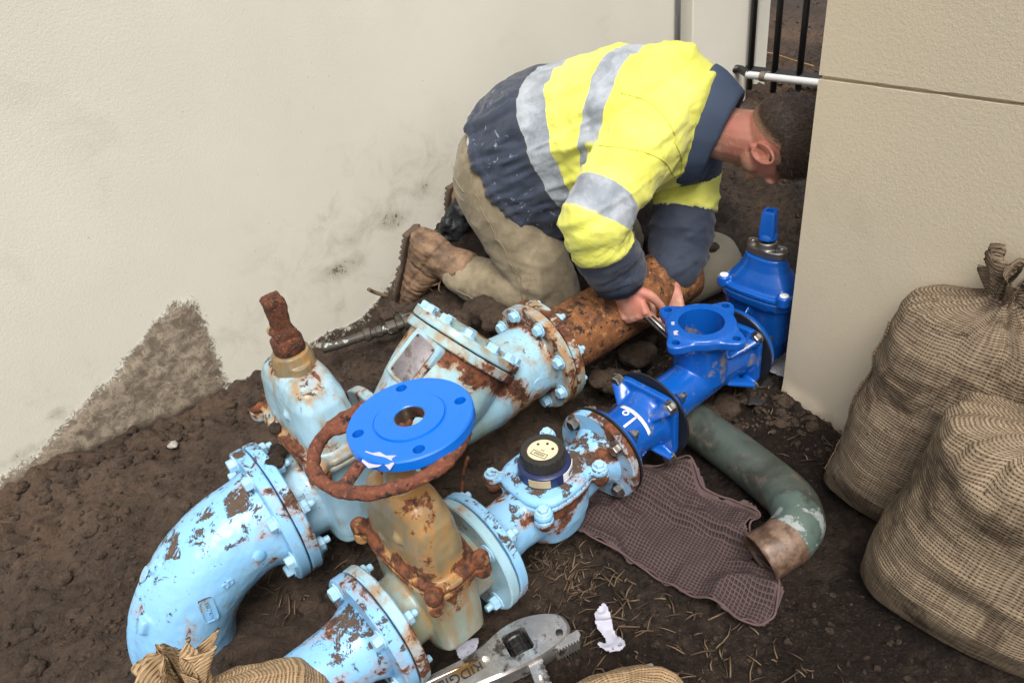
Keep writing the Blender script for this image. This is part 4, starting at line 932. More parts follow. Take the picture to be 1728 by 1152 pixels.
# ================================================================= sacks
def sack(name, label, base, top, w, dep, mat, rz, seed, prof, frill=True, facing=0., bulge=.0, group=None, lowk=1., frl=1., neck=.16, seam=True, fold=.012, ftilt=(0, 0, 0)):
    """hessian sack standing from base to top; prof: (t, width factor, depth factor) up the sack"""
    base = np.array(base, float); top = np.array(top, float); ax = top-base; H = np.linalg.norm(ax)
    T = thing(name, label, 'sack', tuple(base), rz, group)
    Rz = rot((0, 0, 1), -math.degrees(rz)); axl = Rz@ax; d = unit(axl)
    y = unit(np.cross(d, [1, 0, 0])); x = np.cross(y, d)
    n = 150; seg = 190
    ts = np.linspace(0, 1, n); pt = np.array(prof)
    a = np.linspace(0, 2*pi, seg, endpoint=False)
    V = []; 
    for i, t in enumerate(ts):
        fw = np.interp(t, pt[:, 0], pt[:, 1]); fd = np.interp(t, pt[:, 0], pt[:, 2])
        ex = 2.5; c, s_ = np.cos(a), np.sin(a)
        qx = w*fw*np.sign(c)*np.abs(c)**(2/ex); qy = dep*fd*np.sign(s_)*np.abs(s_)**(2/ex)
        tt = max(0, (t-.80)/.2); k = 1+tt*.20*np.sin(a*9+seed+3*t)*np.sin(a*4+seed*2.)+tt*.07*np.sin(a*17+seed)
        V.append(np.outer(qx*k, x)+np.outer(qy*k, y)+axl*t)
    V = np.vstack(V); F = rings([V[i*seg:(i+1)*seg] for i in range(n)])[1]
    nrm_ = normals((V, F)); tt = np.repeat(ts, seg); aa = np.tile(a, n)
    S_ = np.c_[np.cos(aa)*w*6, np.sin(aa)*dep*6, tt*H*26]
    wr = (fbm(S_*np.array([.6, .6, .35]), .8, 4, seed, .5, True)*fold+fbm(S_*np.array([1.3, 1.3, .10]), 1., 3, seed+30, .5, True)*fold*.9*sstep(.35, .85, tt)+np.minimum(0, fbm(S_*np.array([.35, .35, .16]), 1., 4, seed+50, .5, True))*fold*2.0)+fbm(V, 5, 3, seed+3)*.020+fbm(V, 22, 3, seed+6)*.003
    kf = .35+.65*np.clip(np.sin(tt*pi)+.35, 0, 1)
    Vd = V+nrm_*(wr*kf)[:, None]
    Vd[:, 2] = np.maximum(Vd[:, 2], -.012)
    per = np.array([np.sum(np.linalg.norm(np.diff(np.vstack([V[i*seg:(i+1)*seg], V[i*seg:i*seg+1]]), axis=0), axis=1)) for i in range(n)])
    md = mesh_data('cloth', (Vd, F)); uvl = md.uv_layers.new(name='UVMap')
    lv = np.empty(len(md.loops), np.int64); md.loops.foreach_get('vertex_index', lv)
    P_ = 2*(w+dep)*1.75
    ui = (lv % seg)/seg; vi = lv//seg
    pf = np.repeat([0], 1)
    # close the seam of the uv at the last column
    tri = np.empty(len(md.loops)*2); 
    ls = np.array([p.loop_start for p in md.polygons]); lt = np.array([p.loop_total for p in md.polygons])
    U = ui*P_; 
    for st in ls[(lt == 4)]:
        q = U[st:st+4]
        if q.max()-q.min() > P_*.5: U[st:st+4] = np.where(q < P_*.5, q+P_, q)
    rl = np.array([np.median(np.linalg.norm(V[i*seg:(i+1)*seg]-V[(i-1)*seg:i*seg], axis=1)) if i else 0 for i in range(n)]).cumsum()
    tri[0::2] = U; tri[1::2] = rl[vi]
    uvl.data.foreach_set('uv', tri)
    low = np.clip(1-(tt-.0)/.22, 0, 1)*lowk+np.clip(fbm(V, 6, 3, seed+9)+.0, 0, 1)*.4
    mk('cloth', md, mat, T, attrs={'low': low})
    # gathered neck and frilled mouth
    if frill:
        m = 26; R_ = []; r0 = w*neck*1.0
        for i in range(m):
            f = i/(m-1); r = r0*(.66+.1*f+.85*f**1.5)*frl
            k = 1+(.10+.36*f)*np.sin(a*6+seed+2.5*f)+(.06+.34*f)*np.sin(a*13+seed*2-3*f)+.14*f*np.sin(a*29+seed)
            lz = -.03+.150*frl*f
            up_ = lz+.022*f*np.sin(a*3+seed)+.012*f*np.sin(a*11)
            R_.append(axl+np.outer(r*np.cos(a)*k, x)+np.outer(r*.7*np.sin(a)*k, y)+np.outer(up_, d)+np.outer(f*f*np.ones(seg), ftilt))
        inner_ = [q-(q-q.mean(0))*.05-d*.002 for q in R_[::-1]]
        g = rings(R_+inner_, False, False); gm = mesh_data('frill', (np.vstack([g[0]]), g[1])); 
        V2 = g[0]+normals(g)*(fbm(g[0], 40, 3, seed+2)*.005)[:, None]
        gm.vertices.foreach_set('co', V2.ravel()); uvl = gm.uv_layers.new(name='UVMap')
        lv = np.empty(len(gm.loops), np.int64); gm.loops.foreach_get('vertex_index', lv); tri = np.empty(len(gm.loops)*2)
        uu_ = (lv % seg)/seg*.30; tri[0::2] = uu_; tri[1::2] = (lv//seg)/m*.09; uvl.data.foreach_set('uv', tri)
        mk('frill', gm, mat, T)
        # tie and loose threads
        tie = [axl+x*(r0*.72*cos(q)*frl)+y*(r0*.56*sin(q)*frl)+d*(.0015*math.sin(q*3)-.004*1) for q in np.linspace(0, 2*pi, 40)]
        mk('tie', tube(tie, .0028, 8), M['hess_frill'], T)
    if seam:
        e = []
        for t in np.linspace(.06, .80, 60):
            i = int(t*(n-1)); j = int(seg*.5); e.append(Vd[i*seg+j])
        gs = []
        for i in range(0, 58): 
            p0, p1 = e[i], e[i+1]; dd = unit(p1-p0); o_ = np.cross(dd, y)*.003
            gs.append(tube([p0-o_-x*.001, (p0+p1)/2-x*.004, p1+o_-x*.001], .0018, 6))
        mk('stitching', join(*gs), M['hess_frill'], T)
    return T
G = 'full hessian sacks standing against the end wall'
sack('sack', 'hessian sack stained dark, leaning on the end wall behind the other standing sack', (.720, 1.010, -.015), (.800, .975, .515), .150, .105, M['hessian_far'], radians(-42), 3,
     [(0, .93, .16), (.02, .97, .42), (.06, .99, .75), (.2, 1.0, 1.08), (.45, .97, 1.0), (.70, .93, .86), (.83, .90, .72), (.895, .82, .60), (.925, .64, .50), (.955, .36, .34), (.98, .18, .2), (1, .12, .13)], group=G, lowk=.4, neck=.30, frl=.60, fold=.010, ftilt=(.0, 0, .0))
sack('sack', 'hessian sack standing nearest, its mouth knotted and muddy at the foot', (.730, .760, -.02), (.790, .735, .440), .172, .120, M['hessian'], radians(-42), 8,
     [(0, .97, .16), (.02, 1.02, .42), (.07, 1.05, .80), (.25, 1.06, 1.1), (.5, 1.04, 1.06), (.72, 1.0, .98), (.84, 1.0, .90), (.90, .92, .76), (.935, .68, .56), (.965, .36, .36), (1, .16, .18)], group=G, lowk=.95, neck=.30, frl=.62, seam=False, fold=.010)
sack('sack', 'clean golden hessian sack at the bottom left corner with a frayed mouth', (-.475, .585, -.01), (-.525, .640, .262), .165, .095, M['hessian_clean'], radians(12), 14,
     [(0, .7, .7), (.05, 1., 1.), (.4, 1.05, 1.1), (.65, .98, 1.), (.80, .80, .85), (.90, .5, .6), (.96, .28, .34), (1, .14, .2)], lowk=.2, neck=.26, frl=.62, seam=False, fold=.014)
sack('sack', 'clean golden hessian sack of which only the rounded top shows at the bottom edge', (.085, .640, -.01), (.077, .470, .262), .100, .085, M['hessian_clean'], radians(5), 21,
     [(0, .7, .7), (.05, 1., 1.), (.4, 1.05, 1.1), (.7, .98, 1.), (.86, .78, .8), (.94, .5, .5), (.98, .25, .25), (1, .04, .04)], frill=False, lowk=.2, seam=False)

# ================================================================= waffle cloth
pc_ = [(952, 893), (1000, 850), (1062, 812), (1100, 806), (1160, 800), (1185, 842), (1240, 858), (1287, 884), (1262, 905), (1282, 952), (1316, 990), (1312, 1040), (1285, 1056), (1225, 1040), (1170, 1012), (1115, 985), (1060, 952), (1010, 938), (962, 910)]
pw = np.array([at(x, y, .012)[:2] for x, y in pc_]); cen = pw.mean(0)
ax1 = unit(np.array(at(1290, 1000, 0)[:2])-np.array(at(985, 870, 0)[:2])); ax2 = np.array([-ax1[1], ax1[0]])
q = (pw-cen)@np.array([ax1, ax2]).T; lo, hi = q.min(0)-.005, q.max(0)+.005
st_ = .0034; xs = np.arange(lo[0], hi[0], st_); ys = np.arange(lo[1], hi[1], st_); XX, YY = np.meshgrid(xs, ys)
wob = .006*np.sin(XX*60)+.005*np.sin(YY*75+1)+.003*np.sin(XX*170+YY*120)
ins, dm = inpoly(XX.ravel()+wob.ravel(), YY.ravel()+wob.ravel(), q); ins = ins.reshape(XX.shape); dm = np.where(ins.ravel(), dm, 0).reshape(XX.shape)
Pxy = cen+XX[..., None]*ax1+YY[..., None]*ax2
px_, py_ = Pxy[..., 0].ravel(), Pxy[..., 1].ravel()
gh = soil_h(px_, py_, False).reshape(XX.shape)
Q = np.c_[XX.ravel(), YY.ravel(), XX.ravel()*0]
fold = (fbm(Q*np.array([1, .45, 1]), 24, 3, 71, .5, True)*.008+np.maximum(0, fbm(Q*np.array([.45, 1, 1]), 11, 3, 72, .5, True)-.1)*.050+fbm(Q, 6, 2, 73)*.010).reshape(XX.shape)
def bumpat(px, py, r, h):
    c_ = np.array(at(px, py, .01)[:2]); k = (c_-cen)@np.array([ax1, ax2]).T; return h*np.exp(-((XX-k[0])**2+(YY-k[1])**2)/r**2)
ZC = gh+.010+np.clip(fold+.004, 0, .05)+.008*sstep(.014, .0, dm)+bumpat(1150, 815, .03, .03)+bumpat(1100, 830, .04, .012)+bumpat(1240, 890, .03, .012)+bumpat(1290, 1030, .02, .012)
ny_, nx_ = XX.shape; ii = np.arange(ny_*nx_).reshape(ny_, nx_)
ok = ins[:-1, :-1] & ins[:-1, 1:] & ins[1:, 1:] & ins[1:, :-1]
Fc = np.c_[ii[:-1, :-1][ok], ii[:-1, 1:][ok], ii[1:, 1:][ok], ii[1:, :-1][ok]]
used, inv = np.unique(Fc, return_inverse=True); Fc = inv.reshape(Fc.shape)
CL = at(1140, 920, 0); V = np.c_[px_, py_, ZC.ravel()][used]-np.array([CL[0], CL[1], 0])
cloth = evald((V, [tuple(f) for f in Fc]), [('SMOOTH', dict(factor=.5, iterations=4)), ('SOLIDIFY', dict(thickness=.004, offset=-1))])
md = mesh_data('cloth', cloth); uvl = md.uv_layers.new(name='UVMap'); lv = np.empty(len(md.loops), np.int64); md.loops.foreach_get('vertex_index', lv)
vv = cloth[0][:, :2]; vv = np.c_[vv@ax1, vv@ax2]; tri = np.empty(len(lv)*2); tri[0::2] = vv[lv, 0]; tri[1::2] = vv[lv, 1]; uvl.data.foreach_set('uv', tri)
_, dme = inpoly(cloth[0][:, 0]+CL[0], cloth[0][:, 1]+CL[1], pw)
c_ = thing('cloth', 'dull purple waffle weave cloth spread on the soil under the copper bend', 'cloth', (CL[0], CL[1], 0))
mk('fabric', md, M['waffle'], c_, attrs={'waffle': sstep(.008, .014, dme)})
ring_ = []
for i in range(len(pw)):
    a0, a1 = pw[i], pw[(i+1) % len(pw)]
    for t in np.linspace(0, 1, 9)[:-1]: ring_.append(a0*(1-t)+a1*t)
ring_ = np.array(ring_); 
def near_z(p): 
    d_ = (cloth[0][:, 0]+CL[0]-p[0])**2+(cloth[0][:, 1]+CL[1]-p[1])**2; return cloth[0][d_ < max(d_.min()*1.4, 2e-5), 2].max()
hm = np.array([[p[0]-CL[0], p[1]-CL[1], near_z(p)+.001] for p in ring_]); 
for _ in range(3): hm = .25*np.roll(hm, 1, 0)+.5*hm+.25*np.roll(hm, -1, 0)
hm[:, :2] *= .985
s = NT('hem'); M['hem'] = s.fin(s.mix(s.noise(20, 4), (.07, .042, .041), (.12, .075, .073)), .9)
mk('hem', tube(np.vstack([hm, hm[:1]]), .0022, 8), M['hem'], c_)
# dark mat scrap and white bubble sheet by the corner of the wall
def drape(name, label, cat, poly, mat, z, amp, seed, st_=.005, th_=.003, lift=None):
    p_ = np.array([at(x, y, z) for x, y in poly]); p2 = p_[:, :2]; lo, hi = p2.min(0), p2.max(0); xs = np.arange(lo[0], hi[0], st_); ys = np.arange(lo[1], hi[1], st_); XX, YY = np.meshgrid(xs, ys)
    ins = inpoly(XX.ravel(), YY.ravel(), p2)[0].reshape(XX.shape); Q = np.c_[XX.ravel(), YY.ravel(), XX.ravel()*0]
    Z_ = z+fbm(Q, 14, 3, seed, .5, True)*amp
    ii = np.arange(XX.size).reshape(XX.shape); ok = ins[:-1, :-1] & ins[:-1, 1:] & ins[1:, 1:] & ins[1:, :-1]
    Fc = np.c_[ii[:-1, :-1][ok], ii[:-1, 1:][ok], ii[1:, 1:][ok], ii[1:, :-1][ok]]; used, inv = np.unique(Fc, return_inverse=True)
    o_ = np.array([p2.mean(0)[0], p2.mean(0)[1], 0]); V = np.c_[XX.ravel(), YY.ravel(), Z_][used]-o_
    g = evald((V, [tuple(f) for f in inv.reshape(Fc.shape)]), [('SMOOTH', dict(factor=.5, iterations=2)), ('SOLIDIFY', dict(thickness=th_))])
    o = mk(name, g, mat, loc=tuple(o_)); tag(o, label, cat); return o
drape('mat_scrap', 'dark ribbed mat scrap under the blue joint at the corner of the end wall', 'mat', [(1262, 660), (1292, 640), (1318, 630), (1335, 672), (1318, 690), (1280, 690), (1258, 688)], M['mesh_dark'], .045, .012, 5)
drape('plastic_sheet', 'small white bubbly sheet behind the black disc at the wall corner', 'sheet', [(1292, 606), (1335, 590), (1345, 620), (1325, 638), (1297, 628)], M['foil'], .055, .008, 6)

# ================================================================= pipe wrench
h0 = np.array(at(735, 1168, .045)); h1 = np.array(at(958, 1056, .045)); wd = unit(h1-h0); yaw = math.atan2(wd[1], wd[0]); LW = np.linalg.norm(h1-h0)
WR = thing('pipe_wrench', 'large worn steel pipe wrench lying on the mud beside the torn paper', 'wrench', (h1[0], h1[1], float(soil_h(h1[:1], h1[1:2], False)[0])+.012), yaw)
# local: x towards the jaw, origin at the jaw tip; +y up the picture
out = [(-.42, .016), (-.42, -.016), (-.20, -.017), (-.14, -.026), (-.10, -.030), (-.050, -.031), (-.012, -.022), (.0, -.012), (.0, .010), (-.010, .020), (-.03, .030), (-.055, .036), (-.085, .034), (-.12, .022), (-.16, .017)]
def smooth_out(o, k=2):
    o = np.array(o, float)
    for _ in range(k): o = np.vstack([np.r_[[.75*o[i]+.25*o[(i+1) % len(o)]], [.25*o[i]+.75*o[(i+1) % len(o)]]] for i in range(len(o))])
    return o
g = prism(smooth_out(out, 2), 0, .034, .004)
win = prism([(-.089, -.011), (-.086, -.014), (-.058, -.014), (-.055, -.011), (-.055, .018), (-.058, .021), (-.086, .021), (-.089, .018)], -.01, .05)
rec = prism(smooth_out([(-.45, -.0115), (-.130, -.0130), (-.108, .0), (-.130, .0140), (-.45, .0115)], 2), .026, .06)
g = cutout(cutout(g, win), rec)
WR.scale = (1.33, 1.33, 1.1)
hd = mk('handle', g, M['wrench'], WR, sharp=28)
rtex = NT('wrench_recess'); n_ = rtex.noise(26, 5, .7); M['wrench_rec'] = rtex.fin(rtex.mix(rtex.ramp(n_, .42, .6), (.36, .34, .31), (.34, .20, .05)), .5, rtex.bump(rtex.noise(80, 5), .001, .6), .5)
mk('handle_panel', box(-.41, -.122, -.0112, .0112, .0255, .0265), M['wrench_rec'], hd)
mk('lettering', xf(text_geo('RIDGID', .0200, .0007), np.diag([-1., -1, 1]), (-.158, -.0, .0275)), M['ink'], hd, smooth=False)
a = np.linspace(0, 2*pi, 48, endpoint=False); kn = 1+.03*np.sign(np.sin(a*16))
mk('adjusting_nut', rings([np.c_[np.full(48, 0)+x, .0155*np.cos(a)*k_, .0155*np.sin(a)*k_] for x, k_ in ((-.0165, .85), (-.015, kn), (-.006, kn), (-.005, .88), (-.003, .88), (-.002, kn), (.007, kn), (.008, .88), (.010, kn), (.0155, kn), (.0165, .85))]), M['wrench_dark'], WR, loc=(-.072, .004, .019), rotm=rot((0, 0, 1), 90), sharp=30)
tj = [(-.034, -.030)]+[p for k in range(9) for p in ((-.034+k*.0042, -.034), (-.032+k*.0042, -.030))]+[(.006, -.026), (.006, -.018), (-.030, -.018)]
mk('heel_jaw', prism(tj[::1], .004, .030, .0), M['wrench'], WR, sharp=25)
hj = [(-.100, -.028), (-.100, -.10)]; 
tt_ = [(-.066+.0022*(k % 2), -.030-k*.0040) for k in range(22)]
g = prism(np.array([(-.084, -.030)]+[(-.084-.0, -.10), (-.078, -.122), (-.070, -.126), (-.066, -.118)]+tt_[::-1]), .006, .026, 0)
slot = prism(smooth_out([(-.0785, -.060), (-.0785, -.098), (-.0715, -.098), (-.0715, -.060)], 2), .020, .05)
g = xf(xf(cutout(g, slot), rot((0, 0, 1), -8), (.0, 0, 0)), None, (.016, -.0, .0))
mk('hook_jaw', g, M['wrench'], WR, sharp=25)
mk('pin', lathez([(.03, .005), (.0355, .005), (.0365, .003), (.0365, .001)], 16), M['wrench_dark'], WR, loc=(-.018, -.012, 0), sharp=30)

# torn papers ----------------------------------------------------------
def paper(label, poly, zc, seed, amp, lift=.01, marks=None):
    p_ = np.array([at(x, y, zc) for x, y in poly]); p2 = p_[:, :2]; c0 = p2.mean(0); q = smooth_out(p2-c0, 1)
    st_ = .0022; lo, hi = q.min(0), q.max(0); xs = np.arange(lo[0], hi[0]+st_, st_); ys = np.arange(lo[1], hi[1]+st_, st_); XX, YY = np.meshgrid(xs, ys)
    ins = inpoly(XX.ravel(), YY.ravel(), q)[0].reshape(XX.shape); Q = np.c_[XX.ravel(), YY.ravel(), XX.ravel()*0]
    Z_ = fbm(Q, 28, 2, seed, .5, True)*amp+fbm(Q, 60, 2, seed+1, .5)*amp*.35+lift
    ii = np.arange(XX.size).reshape(XX.shape); ok = ins[:-1, :-1] & ins[:-1, 1:] & ins[1:, 1:] & ins[1:, :-1]
    Fc = np.c_[ii[:-1, :-1][ok], ii[:-1, 1:][ok], ii[1:, 1:][ok], ii[1:, :-1][ok]]; used, inv = np.unique(Fc, return_inverse=True)
    V = np.c_[XX.ravel(), YY.ravel(), Z_][used]
    g = evald((V, [tuple(f) for f in inv.reshape(Fc.shape)]), [('SMOOTH', dict(factor=.4, iterations=1)), ('SOLIDIFY', dict(thickness=.0004))])
    T = thing('torn_paper', label, 'paper', (c0[0], c0[1], zc-.008)); sh_ = mk('sheet', g, M['paper'], T)
    for px, py, txt, sz, up in marks or []:
        put_on(sh_, px, py, xf(text_geo(txt, sz, .0001), TX), M['ink'], 'print', T, updir=up, lift=.0006)
paper('torn white paper scrap beside the blue spool and wrench handle', [(765, 1092), (808, 1074), (812, 1086), (796, 1118), (782, 1122), (772, 1108), (768, 1098)], .035, 5, .006, marks=[(790, 1100, '//', .007, (1, 1, 0)), (797, 1090, '/ /', .007, (1, 1, 0))])
paper('long torn white paper scrap standing up right of the wrench jaw', [(1003, 1032), (1021, 1018), (1033, 1040), (1037, 1066), (1059, 1080), (1054, 1096), (1030, 1103), (1005, 1092), (1012, 1082), (1024, 1084), (1016, 1070), (1004, 1062)], .035, 9, .010, marks=[(1046, 1088, '60', .008, (-.3, 1, 0)), (1034, 1094, '8', .007, (0, 1, 0))])

# straw, clods and grit on the soil ------------------------------------
gr_keep = None
def scatter(regions, fn, seed, name, label, mat, cat='ground litter', attr=False):
    rg_ = np.random.default_rng(seed); gs = []
    for poly, num in regions:
        p2 = np.array([at(x, y, .0)[:2] for x, y in poly]); lo, hi = p2.min(0), p2.max(0); k = 0
        while k < num:
            P_ = rg_.uniform(lo, hi, (num*2, 2)); P_ = P_[inpoly(P_[:, 0], P_[:, 1], p2)[0]][:num-k]; k += len(P_)
            h_ = soil_h(P_[:, 0], P_[:, 1])
            for (x, y), z in zip(P_, h_): gs.append(fn(rg_, x, y, z))
    o = mk(name, join(*gs), mat, attrs=None)
    if attr:
        n_ = len(o.data.vertices); a_ = o.data.attributes.new('dry', 'FLOAT', 'POINT'); a_.data.foreach_set('value', np.full(n_, .45, np.float32))
    tag(o, kind='stuff'); o['label'] = label; o['category'] = cat
    return o
def straw(r, x, y, z):
    L_ = r.uniform(.012, .055)*r.uniform(.5, 1); a_ = r.normal(.7, .9); w_ = r.uniform(.0009, .0022); t_ = r.uniform(-.15, .35)
    dx = np.array([cos(a_), sin(a_), t_*.6])*L_/2; b = np.array([-sin(a_), cos(a_), 0])*w_; c0 = np.array([x, y, z+.004+abs(dx[2])*.7]); up_ = np.array([0, 0, w_*.9]); bend = np.array([r.normal(0, .002), r.normal(0, .002), .002])
    R_ = [np.array([c0+dx*k+bend*(1-abs(k))+b, c0+dx*k+bend*(1-abs(k))+up_, c0+dx*k+bend*(1-abs(k))-b]) for k in (-1, 0, 1)]
    return rings(R_)
scatter([([(850, 870), (960, 900), (1080, 1000), (1020, 1110), (860, 1040), (740, 1040)], 150), ([(380, 1000), (560, 880), (640, 880), (600, 960), (480, 1060)], 90), ([(900, 920), (1000, 960), (980, 1010), (890, 980)], 60), ([(960, 960), (1300, 1060), (1500, 1150), (960, 1150)], 110), ([(560, 860), (800, 820), (830, 1080), (600, 1060)], 90),
         ([(1180, 640), (1340, 690), (1450, 800), (1330, 800)], 40), ([(960, 560), (1120, 560), (1100, 640), (960, 720)], 60), ([(620, 560), (760, 380), (700, 380), (560, 520)], 90)], straw, 3, 'straw', 'short brown straw and root bits littering the mud round the pipes', M['straw'])
def crumb(lo, hi):
    t = np.linspace(.12, pi-.12, 5)
    def f(r, x, y, z):
        s_ = lo+(hi-lo)*r.random()**3.5; g = lathe([(-cos(q), sin(q)) for q in t], 6); V = np.array(g[0])*s_*(1+.35*r.standard_normal((len(g[0]), 1))*.6)
        V = V*np.array([1, r.uniform(.6, 1), r.uniform(.5, .8)]); a_ = r.uniform(0, 6.28); R = np.array([[cos(a_), -sin(a_), 0], [sin(a_), cos(a_), 0], [0, 0, 1]])
        return V@R.T+[x, y, z+s_*.2], g[1]
    return f
scatter([([(0, 860), (300, 690), (480, 640), (470, 760), (300, 920), (0, 1150)], 900), ([(480, 640), (640, 560), (760, 640), (620, 700)], 350), ([(1200, 130), (1380, 150), (1370, 420), (1200, 420)], 1500), ([(1290, 20), (1385, 0), (1380, 120), (1270, 120)], 260),
         ([(560, 880), (1000, 700), (960, 900), (760, 1060), (600, 1080)], 700), ([(960, 560), (1180, 430), (1160, 640), (960, 740)], 600), ([(1160, 640), (1420, 720), (1420, 800), (1230, 740)], 400), ([(600, 560), (760, 380), (820, 480), (760, 540)], 400), ([(0, 1150), (250, 950), (230, 1150)], 250), ([(960, 960), (1420, 960), (1600, 1150), (900, 1150)], 260)],
        crumb(.0012, .008), 5, 'soil_crumbs', 'loose crumbs and clods of dug soil', M['soil_clod'], attr=True)
def lumpf(r, x, y, z):
    q = .005+.017*r.random()**2.2; g = clod(q, int(r.integers(1, 40)), r.uniform(.55, .85)); a_ = r.uniform(0, 6.28); R = np.array([[cos(a_), -sin(a_), 0], [sin(a_), cos(a_), 0], [0, 0, 1]])
    return xf(g, R, (x, y, z+q*.05))
scatter([([(0, 850), (120, 770), (300, 690), (470, 640), (460, 700), (280, 760), (120, 850), (0, 920)], 120), ([(600, 560), (700, 440), (770, 400), (800, 470), (700, 520)], 60), ([(1200, 140), (1375, 170), (1360, 440), (1210, 420)], 90), ([(960, 620), (1100, 560), (1120, 640), (960, 740)], 40), ([(1180, 660), (1330, 700), (1420, 760), (1230, 740)], 40), ([(560, 880), (640, 840), (640, 960), (480, 1060)], 22), ([(0, 950), (200, 850), (220, 1000), (60, 1140)], 26)],
        lumpf, 15, 'soil_clods', 'broken clods of dug soil along the wall foot and round the pipes', M['soil_clod'], attr=True)
CLs = []
for i, (px, py, r, z) in enumerate([(1035, 645, .040, .02), (1010, 640, .03, .03), (1075, 600, .045, .02), (1230, 690, .035, .02), (1200, 700, .025, .02), (985, 700, .02, .0), (815, 525, .06, .10), (770, 545, .04, .09), (840, 540, .05, .10), (655, 530, .03, .05)]):
    g = clod(r, 120+i, .7); P_ = at(px, py, z); CLs.append(xf(g, t=(P_[0], P_[1], z+r*.1)))
g = join(*CLs); o = mk('mud_lumps', g, M['soil_clod'], attrs={'dry': np.full(len(g[0]), .5)}); tag(o, 'big lumps of dug mud between the pipes', 'mud', kind='stuff')
# black rag by the wall behind the boots
g = rough(fuse([ball((0, 0, 0), (.05, .04, .05)), ball((.03, .0, .05), (.04, .03, .04)), ball((-.05, 0, -.05), (.03, .03, .04))], .005), .022, 28, 44, 4)
tag(mk('black_rag', g, plain('black_rag', (.010, .012, .014), .55, .4, 60, .004), loc=tuple(at(768, 380, .19))), 'crumpled black rag against the wall behind the work boots', 'rag')
# thin bent rod between the valves
tag(mk('bent_rod', tube(spline([at(738, 880, .02), at(775, 845, .05), at(782, 800, .10), at(790, 770, .14)], 24), .0042, 10), M['rust_stem']), 'thin bent rusty rod hanging behind the handwheel', 'rod')
tag(mk('twig', tube(spline([at(655, 500, .10), at(632, 493, .12), at(622, 488, .14)], 8), [.006]*8, 8), M['straw']), 'short broken stick poking from the soil by the wall', 'stick')
def pebble(px, py, z, r, col, lab):
    g = clod(r, int(px), .7); tag(mk('paint_chip' if 'chip' in lab else 'pebble', g, plain('p%d' % px, col, .5), loc=tuple(at(px, py, z))), lab, 'chip' if 'chip' in lab else 'pebble')
pebble(928, 1032, .012, .005, (.10, .35, .65), 'small bright blue chip on the mud above the wrench head')
pebble(1095, 1127, .012, .010, (.35, .31, .26), 'pale angular pebble beside the golden sack at the bottom edge')
pebble(292, 750, .012, .012, (.30, .28, .25), 'pale striped chip of stone on the soil below the mud stain')
pebble(1218, 740, .02, .009, (.28, .30, .22), 'greenish pebble between the copper pipe and the end wall')

# ================================================================= the kneeling man
FD = unit([.84, -.54, 0]); SD = np.array([-FD[1], FD[0], 0]); F0, S0 = -.95, 1.75
def L(f, s_, z): return np.array([f-F0, s_-S0, z])
po = FD*F0+SD*S0
PN = thing('person', 'kneeling workman in yellow and navy reflective shirt, head bent down behind the wall end', 'person', tuple(po), math.atan2(FD[1], FD[0]))
NS, FS = 1.57, 1.93
# skin: one continuous body
nsh, nel, nwr = L(-.575, 1.60, .60), L(-.615, 1.355, .495), L(-.600, 1.440, .300)
fsh, fel, fwr = L(-.565, 1.90, .56), L(-.555, 1.82, .34), L(-.535, 1.610, .200)
nk, nan = L(-.865, 1.58, .165), L(-1.165, 1.58, .165)
fk, fan = L(-.795, 1.93, .115), L(-1.17, 1.86, .12)
nh, fh = L(-1.03, 1.66, .46), L(-1.03, 1.84, .46)
gl = [limb([L(-1.07, 1.75, .48), L(-.90, 1.75, .56), L(-.72, 1.75, .60), L(-.56, 1.75, .585)], [(.10, .13), (.09, .12), (.11, .14), (.09, .12)]),
      limb([L(-.58, 1.75, .585), L(-.50, 1.75, .575), L(-.44, 1.745, .560), L(-.38, 1.74, .555)], [.075, .066, .062, .064]),
      limb([L(-.58, 1.75, .58), nsh, nel, nwr], [.07, .060, .042, .029]), limb([L(-.58, 1.75, .58), fsh, fel, fwr], [.07, .060, .042, .029]),
      limb([L(-1.02, 1.72, .48), nh, nk, nan], [.07, .065, .045, .030], 24), limb([L(-1.02, 1.78, .48), fh, fk, fan], [.07, .065, .045, .030])]
# head: crown towards +x, face towards -z
hc = L(-.318, 1.735, .558)
tilt = rot((0, 1, 0), 24)
def hd_(p): return hc+tilt@np.array(p)
gl += [ball(hd_((.012, 0, .018)), (.098, .077, .086), 36, 22, tilt), ball(hd_((-.015, 0, -.035)), (.080, .066, .062), 30, 18, tilt), ball(hd_((-.070, 0, -.058)), (.040, .048, .036), 24, 14, tilt),
       ball(hd_((-.096, 0, -.070)), (.018, .024, .020), 20, 12, tilt), tube([hd_((.008, 0, -.088)), hd_((-.024, 0, -.110)), hd_((-.032, 0, -.096))], [.009, .013, .010], 14),
       ball(hd_((.028, .026, -.080)), (.016, .022, .010), 16, 10, tilt), ball(hd_((.028, -.026, -.080)), (.016, .022, .010), 16, 10, tilt),
       ball(hd_((-.058, 0, -.092)), (.0085, .024, .009), 16, 10, tilt), ball(hd_((-.072, 0, -.091)), (.0085, .020, .009), 16, 10, tilt),
       ball(hd_((-.030, .052, -.045)), (.03, .018, .03), 16, 10, tilt), ball(hd_((-.030, -.052, -.045)), (.03, .018, .03), 16, 10, tilt)]
